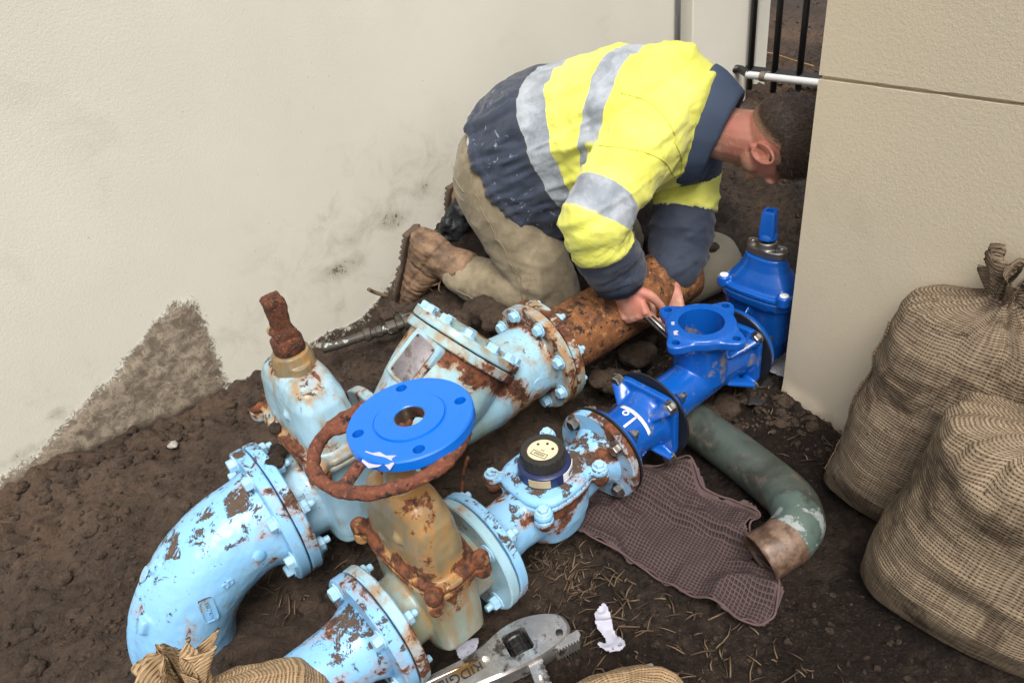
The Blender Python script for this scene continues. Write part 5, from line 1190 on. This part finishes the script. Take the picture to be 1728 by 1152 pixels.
for sg in (-1, 1):      # ears: rim, bowl, lobe
    ec = np.array([-.018, sg*.0745, -.008]); er = rot((0, 0, 1), sg*22)
    rim = [hd_(ec+er@np.array([.033*cos(t)*(1 if cos(t) > 0 else .8), sg*.008, .019*sin(t)+.002*0])) for t in np.linspace(-2.6, 2.5, 20)]
    gl += [tube(rim, [.0042]*20, 10), ball(hd_(ec+er@np.array([0, sg*.001, 0])), (.026, .0030, .015), 20, 10, tilt@er), tube([hd_(ec+er@np.array([.020*cos(t)-.002, sg*.0065, .0105*sin(t)])) for t in np.linspace(-1.2, 2.4, 14)], [.0026]*14, 8), ball(hd_(ec+er@np.array([-.028, sg*.004, -.004])), (.011, .005, .009), 14, 8, tilt@er)]
# hands
def hand(wr, dirp, palm_n, side, curl, spread=1., thumb=None, fl=1.):
    """wr wrist, dirp towards the knuckles, palm_n out of the back of the hand, side towards the thumb"""
    d = unit(dirp); b = unit(palm_n-d*(palm_n@d)); t = unit(np.asarray(side)-d*(side@d)-b*(side@b)); gs = []
    gs.append(limb([wr-d*.01, wr+d*.022, wr+d*.055, wr+d*.083], [(.018, .029), (.017, .036), (.0165, .042), (.0125, .040)], 14, 20) if False else
              rings([wr+d*k+np.outer(np.cos(q_), b)*hb+np.outer(np.sin(q_), t)*ht for q_ in [np.linspace(0, 2*pi, 24, endpoint=False)] for k, hb, ht in ((-.02, .020, .026), (.0, .019, .029), (.03, .017, .036), (.06, .0155, .041), (.08, .0135, .041), (.089, .009, .036))]))
    for i, (off, ln, cu) in enumerate(zip((.030, .010, -.010, -.029), (.92, 1., .94, .76), curl)):
        p = wr+d*(.078-.004*abs(i-1))+t*off*1.02+b*.002; q = [p-d*.02, p]; ang = 0; dd = d.copy(); segs = (.044*ln*fl, .027*ln*fl, .022*ln*fl)
        for j, sl_ in enumerate(segs):
            ang += cu[j]; dd = d*cos(radians(ang))-b*sin(radians(ang))+t*spread*off*.9; p = p+unit(dd)*sl_; q.append(p)
        gs.append(limb(q, [.0095, .0098, .0088, .0079, .0068], 16, 14)); gs.append(ball(q[1]+b*.003, .0098, 14, 9))
    tp = thumb or (.55, .9)
    p0 = wr+d*.018+t*.022-b*.004; p1 = p0+unit(d*.7+t*.8-b*.25)*.036; p2 = p1+unit(d*tp[1]+t*tp[0]*.4-b*.55)*.032; p3 = p2+unit(d*tp[1]-t*.05-b*.55)*.026
    gs.append(limb([p0, p1, p2, p3], [.015, .0125, .0105, .0085], 16, 14))
    return gs
# near hand: closed round the spanner handle, back of the hand up and to the left
nd = unit(L(-.560, 1.425, .235)-nwr); camd = unit(np.array([-.35, -.75, .7]))
loc_cam = np.array([camd@FD, camd@SD, camd[2]])
side_n = np.array([.75, .35, -.1])
gl += hand(nwr+nd*.012, nd, unit(loc_cam*.8+np.array([-.5, 0, .1])), side_n, [(30, 45, 30), (52, 72, 35), (58, 78, 40), (62, 80, 40)], .5, (.3, 1.0))
fd_ = unit(L(-.530, 1.575, .135)-fwr)
gl += hand(fwr+fd_*.0, np.array([.25, -.55, -.65]), unit(np.array([-.35, -.55, .6])), np.array([-.75, -.2, 0.]), [(35, 55, 35), (40, 60, 35), (45, 62, 38), (48, 66, 38)], .6)
g = fuse(gl, .0030, 3, .5)
V = np.asarray(g[0])
s = NT('skin'); n_ = s.noise(40, 5, .6); c_ = s.mix(s.ramp(n_, .35, .7), (.43, .21, .145), (.56, .32, .235)); c_ = s.mix(s.math('MULTIPLY', s.ramp(s.noise(95, 4, .7), .52, .66), .4), c_, (.33, .12, .085)); c_ = s.mix(s.ramp(s.noise(9, 3), .45, .7), c_, (.46, .17, .12))
dh = s.attr('handdirt'); c_ = s.mix(s.math('MULTIPLY', s.ramp(s.math('ADD', dh, s.math('MULTIPLY', s.noise(35, 6, .7), .8)), .95, 1.35), .75), c_, (.13, .065, .04))
stb = s.attr('stubble'); c_ = s.mix(s.math('MULTIPLY', stb, s.ramp(s.noise(300, 3, .7), .35, .65)), c_, (.11, .06, .04))
M['skin'] = s.fin(c_, .58, s.bump(s.math('ADD', s.noise(180, 4, .6), s.noise(60, 3)), .0010, .6), Subsurface_Weight=.12, Subsurface_Scale=.01)
M['skin'].node_tree.nodes['Principled BSDF'].inputs['Subsurface Radius'].default_value = (1, .35, .2)
def hl(V): return (V-hc)@tilt      # head-local
H_ = hl(V); inhead = (V[:, 0] > L(-.44, 0, 0)[0]) & (V[:, 2] > .38) & (np.abs(V[:, 1]) < .15)
dist_h = np.minimum(np.linalg.norm(V-(nwr+nd*.06), axis=1), np.linalg.norm(V-(fwr+fd_*.06), axis=1))
jaw = sstep(-.02, -.05, H_[:, 0])*sstep(.0, -.03, H_[:, 2])*inhead*.45
body_ = mk('body', g, M['skin'], PN, attrs={'handdirt': sstep(.10, .05, dist_h)*.55, 'stubble': jaw})
# hair: short crop as a shell of many little strands over the skull
hx, hy, hz = H_[:, 0], H_[:, 1], H_[:, 2]
line = (hz > -.030+.45*np.clip(-hx-.005, 0, 1)*1.0-.9*np.clip(hx-.0, 0, .1)) & (hx > -.13)
line = (hz > np.interp(hx, [-.12, -.09, -.06, -.035, .008, .025, .055, .12], [.050, .036, .026, .020, .010, -.050, -.085, -.095])) & (np.abs(hy) > -1)
nearEar = ((hx+.018)**2/.042**2+(hz+.008)**2/.026**2 < 1) & (np.abs(hy) > .05)
scalp = inhead & line & ~nearEar & (hx > -.125)
N_ = normals(g); idx_ = np.where(scalp)[0]
r_ = np.random.default_rng(9)
gw = sstep(-.125, -.045, hx)*sstep(-.0, .045, hz-np.interp(hx, [-.12, -.09, -.06, -.035, .008, .025, .055, .12], [.050, .036, .026, .020, .010, -.050, -.085, -.095]))
mask = set(idx_.tolist()); Fh = [f for f in g[1] if all(i in mask for i in f)]
us = np.unique(np.array(Fh)); rm = {int(k): i for i, k in enumerate(us)}; Vh = V[us]+N_[us]*(.0010+.0075*gw[us])[:, None]+N_[us]*(fbm(V[us], 160, 3, 5)*.0016)[:, None]
hv = len(us)
s = NT('hair'); st_n = s.noise(260, 4, .7, s.scale(s.obj, (.35, 1, 1))); ga = s.attr('grow')
k_ = s.ramp(s.math('ADD', ga, s.math('MULTIPLY', s.math('SUBTRACT', st_n, .5), 1.2)), .02, .50)
c_ = s.mix(k_, (.30, .165, .105), s.mix(s.ramp(st_n, .3, .7), (.016, .010, .007), (.075, .045, .030)))
M['hair'] = s.fin(c_, .55, s.bump(st_n, .002, .9))
hair = mk('hair', (Vh, [tuple(rm[i] for i in f) for f in Fh]), M['hair'], PN, attrs={'grow': gw[us]})
s = NT('hair_strand'); M['strand'] = s.fin(s.mix(s.n('NewGeometry').outputs['Random Per Island'], (.018, .011, .008), (.13, .08, .052)), .45)
pick = r_.choice(us, 9000); A_ = []; B_ = []
flow = np.array([.55, 0, -.25])@tilt.T
for i in pick:
    if gw[i] < r_.random()*.5: continue
    p = V[i]+r_.normal(0, .0015, 3)+N_[i]*.006*gw[i]; ln = (.004+.007*gw[i])*r_.uniform(.6, 1.3); d = unit(N_[i]*.75+flow*.9+r_.normal(0, .25, 3)); sd_ = unit(np.cross(d, r_.normal(0, 1, 3)))*.00045
    A_.append((p-sd_, p+sd_, p+d*ln)); 
A_ = np.array(A_); n_ = len(A_); mk('strands', (A_.reshape(-1, 3), np.arange(n_*3).reshape(-1, 3)), M['strand'], hair, smooth=False)

# shirt ----------------------------------------------------------------
SECS = [(-1.098, .598, -.862, .250, .206), (-1.022, .650, -.812, .295, .198), (-.905, .698, -.765, .345, .190), (-.765, .734, -.695, .390, .196), (-.635, .744, -.615, .420, .205), (-.550, .732, -.560, .440, .175), (-.480, .700, -.525, .455, .115), (-.445, .672, -.510, .455, .088)]
def sec_ring(tf, tz, bf, bz, w, n=2.3, seg=64, sh=0.):
    c = L((tf+bf)/2, S0, (tz+bz)/2); u = (L(tf, S0, tz)-L(bf, S0, bz))/2; q = sup(1, 1, n, seg)
    k = 1+sh*q[:, 1]
    return c+np.outer(q[:, 1], u)+np.outer(q[:, 0]*w, [0, 1, 0])
SS = spline(SECS, 44); 
torso = rings([sec_ring(*r, n=2.25) for r in SS])
# drooping tail of the shirt on the near side
gl = [torso,
      limb([L(-.62, 1.68, .60), L(-.585, 1.60, .600), L(-.605, 1.45, .545), L(-.625, 1.372, .490)], [(.092, .102), (.084, .092), (.070, .076), (.065, .069)], 24, 28),
      limb([L(-.625, 1.372, .490), L(-.620, 1.395, .425), L(-.606, 1.425, .350), L(-.602, 1.436, .322)], [(.065, .069), (.062, .065), (.058, .060), (.057, .057)], 20, 28),
      limb([L(-.58, 1.84, .58), L(-.565, 1.90, .545), L(-.560, 1.855, .44), L(-.555, 1.80, .365)], [(.10, .105), (.095, .095), (.080, .082), (.074, .076)], 22, 28),
      limb([L(-.555, 1.80, .365), L(-.550, 1.735, .275), L(-.542, 1.665, .222)], [(.074, .076), (.066, .068), (.056, .058)], 18, 28)]
g = fuse(gl, .0060, 9, .6)
V = np.asarray(g[0]); 
# arm parameter in metres along each sleeve
def along(V, pts, rad):
    P = spline(pts, 80); s_ = np.r_[0, np.cumsum(np.linalg.norm(np.diff(P, axis=0), axis=1))]; bd = np.full(len(V), 1e9); bs = np.zeros(len(V))
    for i in range(len(P)-1):
        e = P[i+1]-P[i]; t = np.clip(((V-P[i])@e)/(e@e), 0, 1); d_ = ((V-P[i]-t[:, None]*e)**2).sum(1); m_ = d_ < bd; bd[m_] = d_[m_]; bs[m_] = (s_[i]+t*np.sqrt(e@e))[m_]
    return bs, np.sqrt(bd)
npts = [L(-.585, 1.62, .600), L(-.605, 1.45, .545), L(-.625, 1.372, .490), L(-.620, 1.395, .425), L(-.606, 1.425, .350), L(-.602, 1.436, .310)]
fpts = [L(-.565, 1.88, .545), L(-.560, 1.855, .44), L(-.555, 1.80, .365), L(-.550, 1.735, .275), L(-.541, 1.655, .212)]
sn, dn_ = along(V, npts, 0); sf, df_ = along(V, fpts, 0)
tg = np.linspace(0, 7, 901); SI = np.array([[np.interp(t, range(8), [q[k] for q in SECS]) for k in range(5)] for t in tg])
best = np.full(len(V), 1e9); tu = np.zeros(len(V)); pf, pz = V[:, 0]+F0, V[:, 2]
for t, q in zip(tg, SI):
    ux, uz = q[0]-q[2], q[1]-q[3]; l_ = math.hypot(ux, uz); dd = np.abs((pf-q[2])*uz-(pz-q[3])*ux)/l_
    m_ = dd < best; best[m_] = dd[m_]; tu[m_] = t
# which limb a point belongs to
wt_ = np.interp(tu, range(8), [q[4] for q in SECS])
tors = np.abs(V[:, 1]) - wt_*.92
arm_n = np.where((V[:, 1] < 0) & (sn > .02), sn*sstep(-.02, .03, -V[:, 1]-wt_*.80), 0); arm_n = np.where((dn_ < .13) & ((V[:, 2] < .38) | (V[:, 1] < -.17)) & (V[:, 1] < -.05) & (pf > -.76), np.maximum(arm_n, sn*(sn > .1)), arm_n)
arm_n = np.where(dn_ > .125, 0, arm_n)
arm_f = np.where((df_ < .13) & ((V[:, 2] < .42) | (V[:, 1] > .17)) & (V[:, 1] > -.20) & (pf > -.72) & (sf > .05), sf, 0); arm_f = np.where(dn_ < df_, 0, arm_f)
arm_f = np.where(arm_f < .235, np.minimum(arm_f*.7, .17), arm_f+.19)
arm = np.maximum(arm_n, arm_f)
# cloth wrinkles: along the pull lines, strongest at elbow, armpit and small of the back
N_ = normals(g)
E_ = np.c_[V[:, 0]*1.0+V[:, 2]*.5, V[:, 1]*1.0, V[:, 2]*1.2-V[:, 0]*.35]
w1 = fbm(E_*np.array([.45, .8, 1.5]), 9, 4, 91, .5, True); w2 = fbm(np.c_[V[:, 0]+V[:, 1], V[:, 2]*.4, V[:, 1]], 15, 3, 92, .5, True)
armk = sstep(.05, .2, arm)
w3 = fbm(np.c_[arm*1., V[:, 0]*.35+V[:, 2]*.2, V[:, 1]*.35], 24, 3, 93, .5, True)
Q1 = np.c_[V[:, 0]*.9+V[:, 2]*.45, V[:, 1]*.35-V[:, 0]*.1, V[:, 2]*.9-V[:, 0]*.45]*np.array([.33, .6, 1.35])
w4 = fbm(Q1, 15, 3, 97, .45, True); fade = 1-.92*sstep(5.9, 6.5, tu)*(arm < .03)
dsp = (w1*.009*(1-armk*.5)+np.maximum(0, w4)*.016*(1-armk*.3)+w2*.003+w3*.009*armk)*fade
pit = np.exp(-(((V-L(-.66, 1.60, .52))**2).sum(1))/.10**2)
dsp = dsp+pit*fbm(np.c_[V[:, 0]+V[:, 2], V[:, 1]*.3, V[:, 2]-V[:, 0]*.2], 26, 3, 94, .5, True)*.014
# seam ledge over the shoulder
Vd = V+N_*dsp[:, None]
low_ = tu < .25; Vd[low_] += N_[low_]*.006
s = NT('shirt'); tu_n, ar = s.attr('tu'), s.attr('arm')
def band_(v, a0, a1, e=.004): return s.math('MULTIPLY', s.ramp(v, a0-e, a0+e), s.ramp(v, a1+e, a1-e))
weave = s.noise(700, 2, .5); cr = s.noise(16, 5, .6, dist=.8)
yel = s.mix(s.ramp(s.noise(8, 4), .3, .75), (.64, .64, .085), (.76, .755, .16))
soft = s.ramp(s.noise(24, 6, .75, dist=.5), .70, .76); yel = s.mix(s.math('MULTIPLY', soft, .5), yel, (.12, .11, .03))
nav = s.mix(s.noise(14, 4), (.016, .024, .045), (.030, .042, .072))
pw_ = s.math('MULTIPLY', s.ramp(s.noise(30, 7, .78, dist=1.2), .60, .64), s.ramp(tu_n, 1.6, 1.2)); nav = s.mix(s.math('MULTIPLY', pw_, .8), nav, (.36, .42, .50))
sil = s.mix(s.ramp(s.noise(12, 4, .6, dist=.6), .35, .65), (.21, .24, .275), (.37, .405, .45))
c_ = s.mix(s.ramp(tu_n, 1.73, 1.75), nav, yel)
c_ = s.mix(band_(tu_n, 1.74, 2.34, .006), c_, sil)
c_ = s.mix(band_(s.attr('brace'), 2.85, 3.30, .006), c_, sil)
c_ = s.mix(s.ramp(tu_n, 6.80, 6.82), c_, nav)
isar = s.ramp(ar, .075, .080); ca = s.mix(s.ramp(ar, .345, .347), yel, nav); ca = s.mix(band_(ar, .215, .268, .0012), ca, sil); c_ = s.mix(isar, c_, ca); c_ = s.mix(s.math('MULTIPLY', s.ramp(s.noise(5, 6, .75, dist=.4), .5, .75), .22), c_, (.16, .15, .09))
M['shirt'] = s.fin(c_, .78, s.bump(s.math('ADD', s.math('MULTIPLY', cr, 1.), s.math('MULTIPLY', weave, .06)), .008, .7), Sheen_Weight=.15)
shirt = mk('shirt', (Vd, g[1]), M['shirt'], PN, attrs={'tu': tu, 'arm': arm, 'brace': tu-2.4*(V[:, 2]-.52)})
# seams: armhole, yoke and sleeve
_bs = BVHTree.FromPolygons([Vector(v) for v in Vd], g[1]); bpy.context.view_layer.update(); _iv = np.array(PN.matrix_world.inverted())
def seam_px(pts, r, mat, name):
    o = []
    for px, py in spline([(x, y, 0) for x, y in pts], 46)[:, :2]:
        d = _F + CR*(px-864)/1280 - CU*(py-576)/1280
        a_ = _iv[:3, :3]@CP+_iv[:3, 3]; h_ = _bs.ray_cast(Vector(a_), Vector(unit(_iv[:3, :3]@d)))
        if h_[0] is not None: o.append(np.array(h_[0])+np.array(h_[1])*.0006)
    if len(o) > 3: mk(name, tube(o, r, 6), mat, shirt)
M['yseam'] = plain('yellow_seam', (.60, .60, .08), .8)
seam_px([(1048, 158), (1085, 168), (1115, 190), (1136, 222), (1138, 240)], .0016, M['yseam'], 'seam')
seam_px([(1012, 246), (1050, 250), (1090, 258), (1122, 274), (1138, 300)], .0013, M['yseam'], 'seam')
seam_px([(1138, 240), (1150, 268), (1148, 300)], .0013, M['yseam'], 'seam')
seam_px([(1232, 178), (1222, 215), (1196, 262), (1178, 290)], .0012, M['yseam'], 'seam')
# collar stand: navy band folded over
qs = [(-.485, .712, -.548, .428, .108), (-.462, .702, -.538, .428, .106), (-.430, .668, -.505, .440, .090), (-.415, .656, -.497, .446, .084), (-.418, .650, -.497, .452, .080), (-.45, .655, -.515, .462, .074)]
g = rings([sec_ring(*q, n=2.1, seg=72) for q in qs], False, False); V = np.asarray(g[0]); V = V+normals(g)*(fbm(V, 20, 3, 31, .5, True)*.003)[:, None]
cg = evald((V, g[1]), [('SUBSURF', dict(levels=1)), ('SOLIDIFY', dict(thickness=.004, offset=1))])
M['navy'] = (lambda s: s.fin(s.mix(s.noise(14, 4), (.030, .048, .090), (.055, .08, .135)), .8, s.bump(s.noise(420, 3), .0015, .6)))(NT('navy_twill'))
mk('collar', cg, M['navy'], PN)
for pp, nm in ((npts, 'n'), (fpts, 'f')):
    a_, b_ = pp[-2], pp[-1]; d = unit(b_-a_); g = xf(lathe([(-.045, .0605), (-.015, .0615), (.004, .060), (.004, .052), (-.01, .050)], 48), frame_to(d), b_-d*.0)
    V = np.asarray(g[0]); V = V+normals(g)*(fbm(V, 30, 3, 33, .5, True)*.004)[:, None]
    s_ = NT('navy_cuff') if 'cuff' not in M else None
    if s_: M['cuff'] = s_.fin(s_.mix(s_.noise(14, 4), (.016, .024, .045), (.032, .045, .075)), .8, s_.bump(s_.noise(420, 3), .0015, .6))
    mk('cuff', (V, g[1]), M['cuff'], PN)
# trousers -------------------------------------------------------------
pel = [(-1.128, .550, -.98, .41, .150), (-1.138, .485, -.96, .35, .160), (-1.125, .420, -.92, .31, .160), (-1.10, .36, -.90, .28, .150)]
gl = [rings([sec_ring(*q, n=2.3) for q in spline(pel, 16)]),
      limb([L(-1.050, 1.69, .46), L(-1.040, 1.65, .40), L(-.955, 1.61, .28), L(-.880, 1.585, .175)], [(.115, .115), (.118, .110), (.100, .098), (.086, .086)], 26, 32),
      limb([L(-.872, 1.583, .155), L(-.955, 1.580, .135), L(-1.06, 1.58, .130), L(-1.155, 1.58, .150)], [(.084, .080), (.078, .080), (.068, .072), (.060, .060)], 24, 32),
      limb([L(-1.045, 1.82, .46), L(-1.02, 1.86, .40), L(-.91, 1.90, .26), L(-.815, 1.925, .140)], [(.115, .115), (.112, .105), (.095, .092), (.082, .080)], 26, 32),
      limb([L(-.81, 1.925, .125), L(-.93, 1.905, .115), L(-1.05, 1.88, .115), L(-1.15, 1.865, .13)], [(.080, .076), (.076, .076), (.066, .068), (.058, .058)], 24, 32)]
g = fuse(gl, .0060, 8, .6); V = np.asarray(g[0]); N_ = normals(g)
kp = np.exp(-((V-L(-.95, 1.56, .22))**2).sum(1)/.11**2); kb = np.exp(-((V-L(-.93, 1.54, .12))**2).sum(1)/.08**2)
w1 = fbm(np.c_[V[:, 0]*.4+V[:, 2]*.9, V[:, 1]*.5, V[:, 2]*.5-V[:, 0]*.8], 13, 4, 51, .5, True); w2 = fbm(np.c_[V[:, 0]*2.2, V[:, 1]*.5, V[:, 2]*.7], 16, 3, 52, .5, True)
shin = sstep(.22, .14, V[:, 2])
Vd = V+N_*(w1*.006*(1+1.2*kp)+w2*.007*shin*(1-.3*kb)+fbm(V, 40, 2, 53)*.001)[:, None]
s = NT('khaki_trousers'); n1 = s.noise(7, 5, .7, dist=.4); n2 = s.noise(60, 4, .6)
c_ = s.mix(s.ramp(n1, .35, .7), (.15, .122, .075), (.275, .225, .145)); c_ = s.mix(s.math('MULTIPLY', s.ramp(s.noise(18, 6, .75), .54, .72), .55), c_, (.085, .062, .038))
c_ = s.mix(s.math('MULTIPLY', s.attr('kneemud'), s.ramp(n1, .3, .6)), c_, (.075, .05, .032))
M['khaki'] = s.fin(c_, .85, s.bump(s.math('ADD', n2, s.noise(500, 2)), .0022, .55), Sheen_Weight=.15)
tr = mk('trousers', (Vd, g[1]), M['khaki'], PN, attrs={'kneemud': np.clip(sstep(.14, .06, Vd[:, 2])*.8, 0, 1)})
# outseam and back pocket lines as thin raised cords
from mathutils.bvhtree import BVHTree as _B
bt = _B.FromPolygons([Vector(v) for v in Vd], g[1])
def cord(pts, r, mat, name, lift=0.0008):
    out = []
    for p in spline(pts, 50):
        q = bt.find_nearest(Vector(p)); out.append(np.array(q[0])+np.array(q[1])*lift)
    return mk(name, tube(out, r, 6), mat, tr)
M['khaki_seam'] = plain('khaki_seam', (.20, .165, .105), .85)
cord([L(-1.07, 1.50, .50), L(-1.00, 1.49, .38), L(-.93, 1.48, .25), L(-.90, 1.49, .14)], .0016, M['khaki_seam'], 'seam')
cord([L(-1.065, 1.50, .50), L(-.994, 1.49, .38), L(-.922, 1.48, .25), L(-.89, 1.49, .14)], .0010, M['khaki_seam'], 'seam')
cord([L(-.90, 1.49, .12), L(-1.0, 1.48, .12), L(-1.14, 1.50, .13)], .0014, M['khaki_seam'], 'seam')
cord([L(-1.16, 1.60, .475), L(-1.12, 1.55, .455), L(-1.08, 1.52, .44)], .0018, M['khaki_seam'], 'pocket_edge')
cord([L(-1.17, 1.60, .445), L(-1.13, 1.55, .425), L(-1.085, 1.52, .41)], .0012, M['khaki_seam'], 'pocket_edge')
# belt, white undershirt edge
def loop(tf, tz, bf, bz, w, h, mat, name, t=.004):
    d = unit(np.cross(L(tf, S0, tz)-L(bf, S0, bz), [0, 1, 0])); R0 = sec_ring(tf, tz, bf, bz, w, 2.3, 80)
    g = rings([R0-d*h, R0+d*h, R0*1., ], False, False) if False else rings([R0-d*h, R0+d*h], False, False)
    mk(name, evald(g, [('SOLIDIFY', dict(thickness=t, offset=1))]), mat, PN)
loop(-1.134, .548, -.975, .395, .157, .016, plain('dark_belt', (.035, .03, .032), .6), 'belt')
loop(-1.117, .570, -.965, .42, .163, .010, plain('white_vest', (.60, .62, .70), .8), 'undershirt', .003)
bl = plain('khaki_loop', (.24, .20, .13), .85)
for sy in (-.11, -.148, .05):
    c_ = sec_ring(-1.134, .548, -.975, .395, .165, 2.3, 400); k = np.argmin(np.abs(c_[:, 1]-sy)+10*(c_[:, 2] < .48)); p = c_[k]; d = unit(np.cross(L(-1.134, S0, .548)-L(-.975, S0, .395), [0, 1, 0]))
    mk('belt_loop', tube([p-d*.022, p, p+d*.022], [(.004, .006)]*3, 8), bl, PN)
# boots ----------------------------------------------------------------
s = NT('tan_boot_leather'); n1 = s.noise(14, 6, .72, dist=.5)
c_ = s.mix(s.ramp(n1, .32, .68), (.075, .046, .030), (.27, .165, .095)); c_ = s.mix(s.ramp(s.noise(40, 5, .7), .56, .70), c_, (.055, .035, .024))
M['boot'] = s.fin(c_, .75, s.bump(n1, .003, .6))
M['sole'] = plain('boot_sole', (.085, .058, .040), .85, .35, 40, .004)
def boot(heel, toe, ank, sd_, name, lace=True):
    """foot stands on its toes: heel up, sole facing back"""
    B = []; ax_ = unit(toe-heel); up_ = unit((ank-heel)-ax_*((ank-heel)@ax_)); lat = np.cross(ax_, up_); Lf = np.linalg.norm(toe-heel)
    def ring(k, h0, h1, w, n=2.6): c = heel+ax_*k*Lf+up_*(h0+h1)/2; q = sup(1, 1, n, 40); return c+np.outer(q[:, 0]*w, lat)+np.outer(q[:, 1]*(h1-h0)/2, up_)
    foot = rings([ring(k, .0, h, w) for k, h, w in ((-.045, .095, .036), (.0, .120, .045), (.12, .128, .047), (.30, .128, .047), (.48, .108, .048), (.66, .086, .053), (.84, .070, .054), (.95, .058, .047), (1.02, .038, .028))])
    shaft = limb([heel+ax_*.20*Lf+up_*.05, (heel+ax_*.2*Lf+up_*.05)*.4+ank*.6, ank], [(.052, .046), (.052, .052), (.056, .058)], 16, 28)
    g = fuse([foot, shaft], .0038, 4); V = np.asarray(g[0]); N_ = normals(g)
    u_ = (V-heel)@ax_/Lf; v_ = (V-heel)@up_
    seamz = -.0035*np.exp(-((u_-.62-.6*(v_-.03))/.012)**2)-.003*np.exp(-((v_-.075+.10*(u_-.2))/.005)**2)-.003*np.exp(-((u_-.30-.9*(v_-.05))/.014)**2)
    creases = fbm(np.c_[u_*3.5, v_*6, (V@lat)*2], 4, 3, 66, .5, True)*.0032
    b_ = mk(name, (V+N_*(seamz+creases)[:, None], g[1]), M['boot'], PN)
    so_ = rings([np.vstack([ring(k, -.012, .005, w*1.03, 3.0)]) for k, w in ((-.050, .028), (-.03, .036), (.12, .041), (.32, .039), (.45, .039), (.66, .050), (.85, .051), (.96, .044), (1.03, .028))])
    gs = [so_]
    for k in np.linspace(.0, .98, 13):
        if .34 < k < .44: continue
        w = np.interp(k, [0, .3, .66, .85, 1], [.038, .041, .052, .052, .036]); gs.append(xf(bevel_box(-.0050, .0050, -w*.93, w*.93, -.019, -.010, .002), np.array([ax_, lat, up_]).T, heel+ax_*k*Lf))
    g = fuse(gs, .003, 1); mk('sole', rough(g, .001, 60, 5), M['sole'], b_)
    if lace:
        for k, (o1, o2) in enumerate(((.03, .02), (.05, -.015), (.02, -.03))):
            p = heel+ax_*(.34+.04*k)*Lf+up_*.108; mk('lace', tube(spline([p-lat*.02, p+lat*.012+up_*.012+ax_*o1*.4, p+lat*.03+ax_*.04+up_*o2, p+lat*.01+ax_*.07+up_*(.01+o2)], 14), .0022, 7), M['hess_frill'], b_)
    return b_
boot(L(-1.300, 1.575, .265), L(-1.400, 1.585, .022), nan+np.array([.015, 0, .0]), 1, 'boot')
boot(L(-1.335, 1.875, .275), L(-1.405, 1.885, .045), fan+np.array([.0, 0, .01]), 1, 'boot')

# spanner gripped in the near hand: a thing of its own
hs_ = PN.matrix_world if False else None
gp = np.array(at(1085, 528, .235)); tp_ = np.array(at(1150, 590, .185)); d = unit(tp_-gp)
SPN = thing('spanner', 'dark steel spanner held in the near hand and reaching under the blue tee', 'spanner', tuple(gp))
mk('shank', xf(rings([np.c_[np.full(24, x), sup(a_, b_, 3, 24)] for x, a_, b_ in ((-.06, .008, .004), (-.055, .0115, .006), (.10, .010, .006), (.15, .009, .0055))]), frame_to(d, (.4, -.3, 1))), M['wrench_dark'], SPN, sharp=40)
jaw_ = smooth_out([(.14, -.010), (.165, -.022), (.190, -.020), (.188, -.009), (.172, -.006), (.172, .008), (.188, .011), (.188, .021), (.163, .021), (.14, .010)], 1)
mk('jaw', xf(prism(jaw_, -.006, .006, .001), frame_to(d, (.4, -.3, 1))), M['steel'], SPN, sharp=30)
mk('edge', xf(box(-.055, .145, .0085, .0108, -.0058, .0058), frame_to(d, (.4, -.3, 1))@rot((1, 0, 0), 90)), M['steel'], SPN)
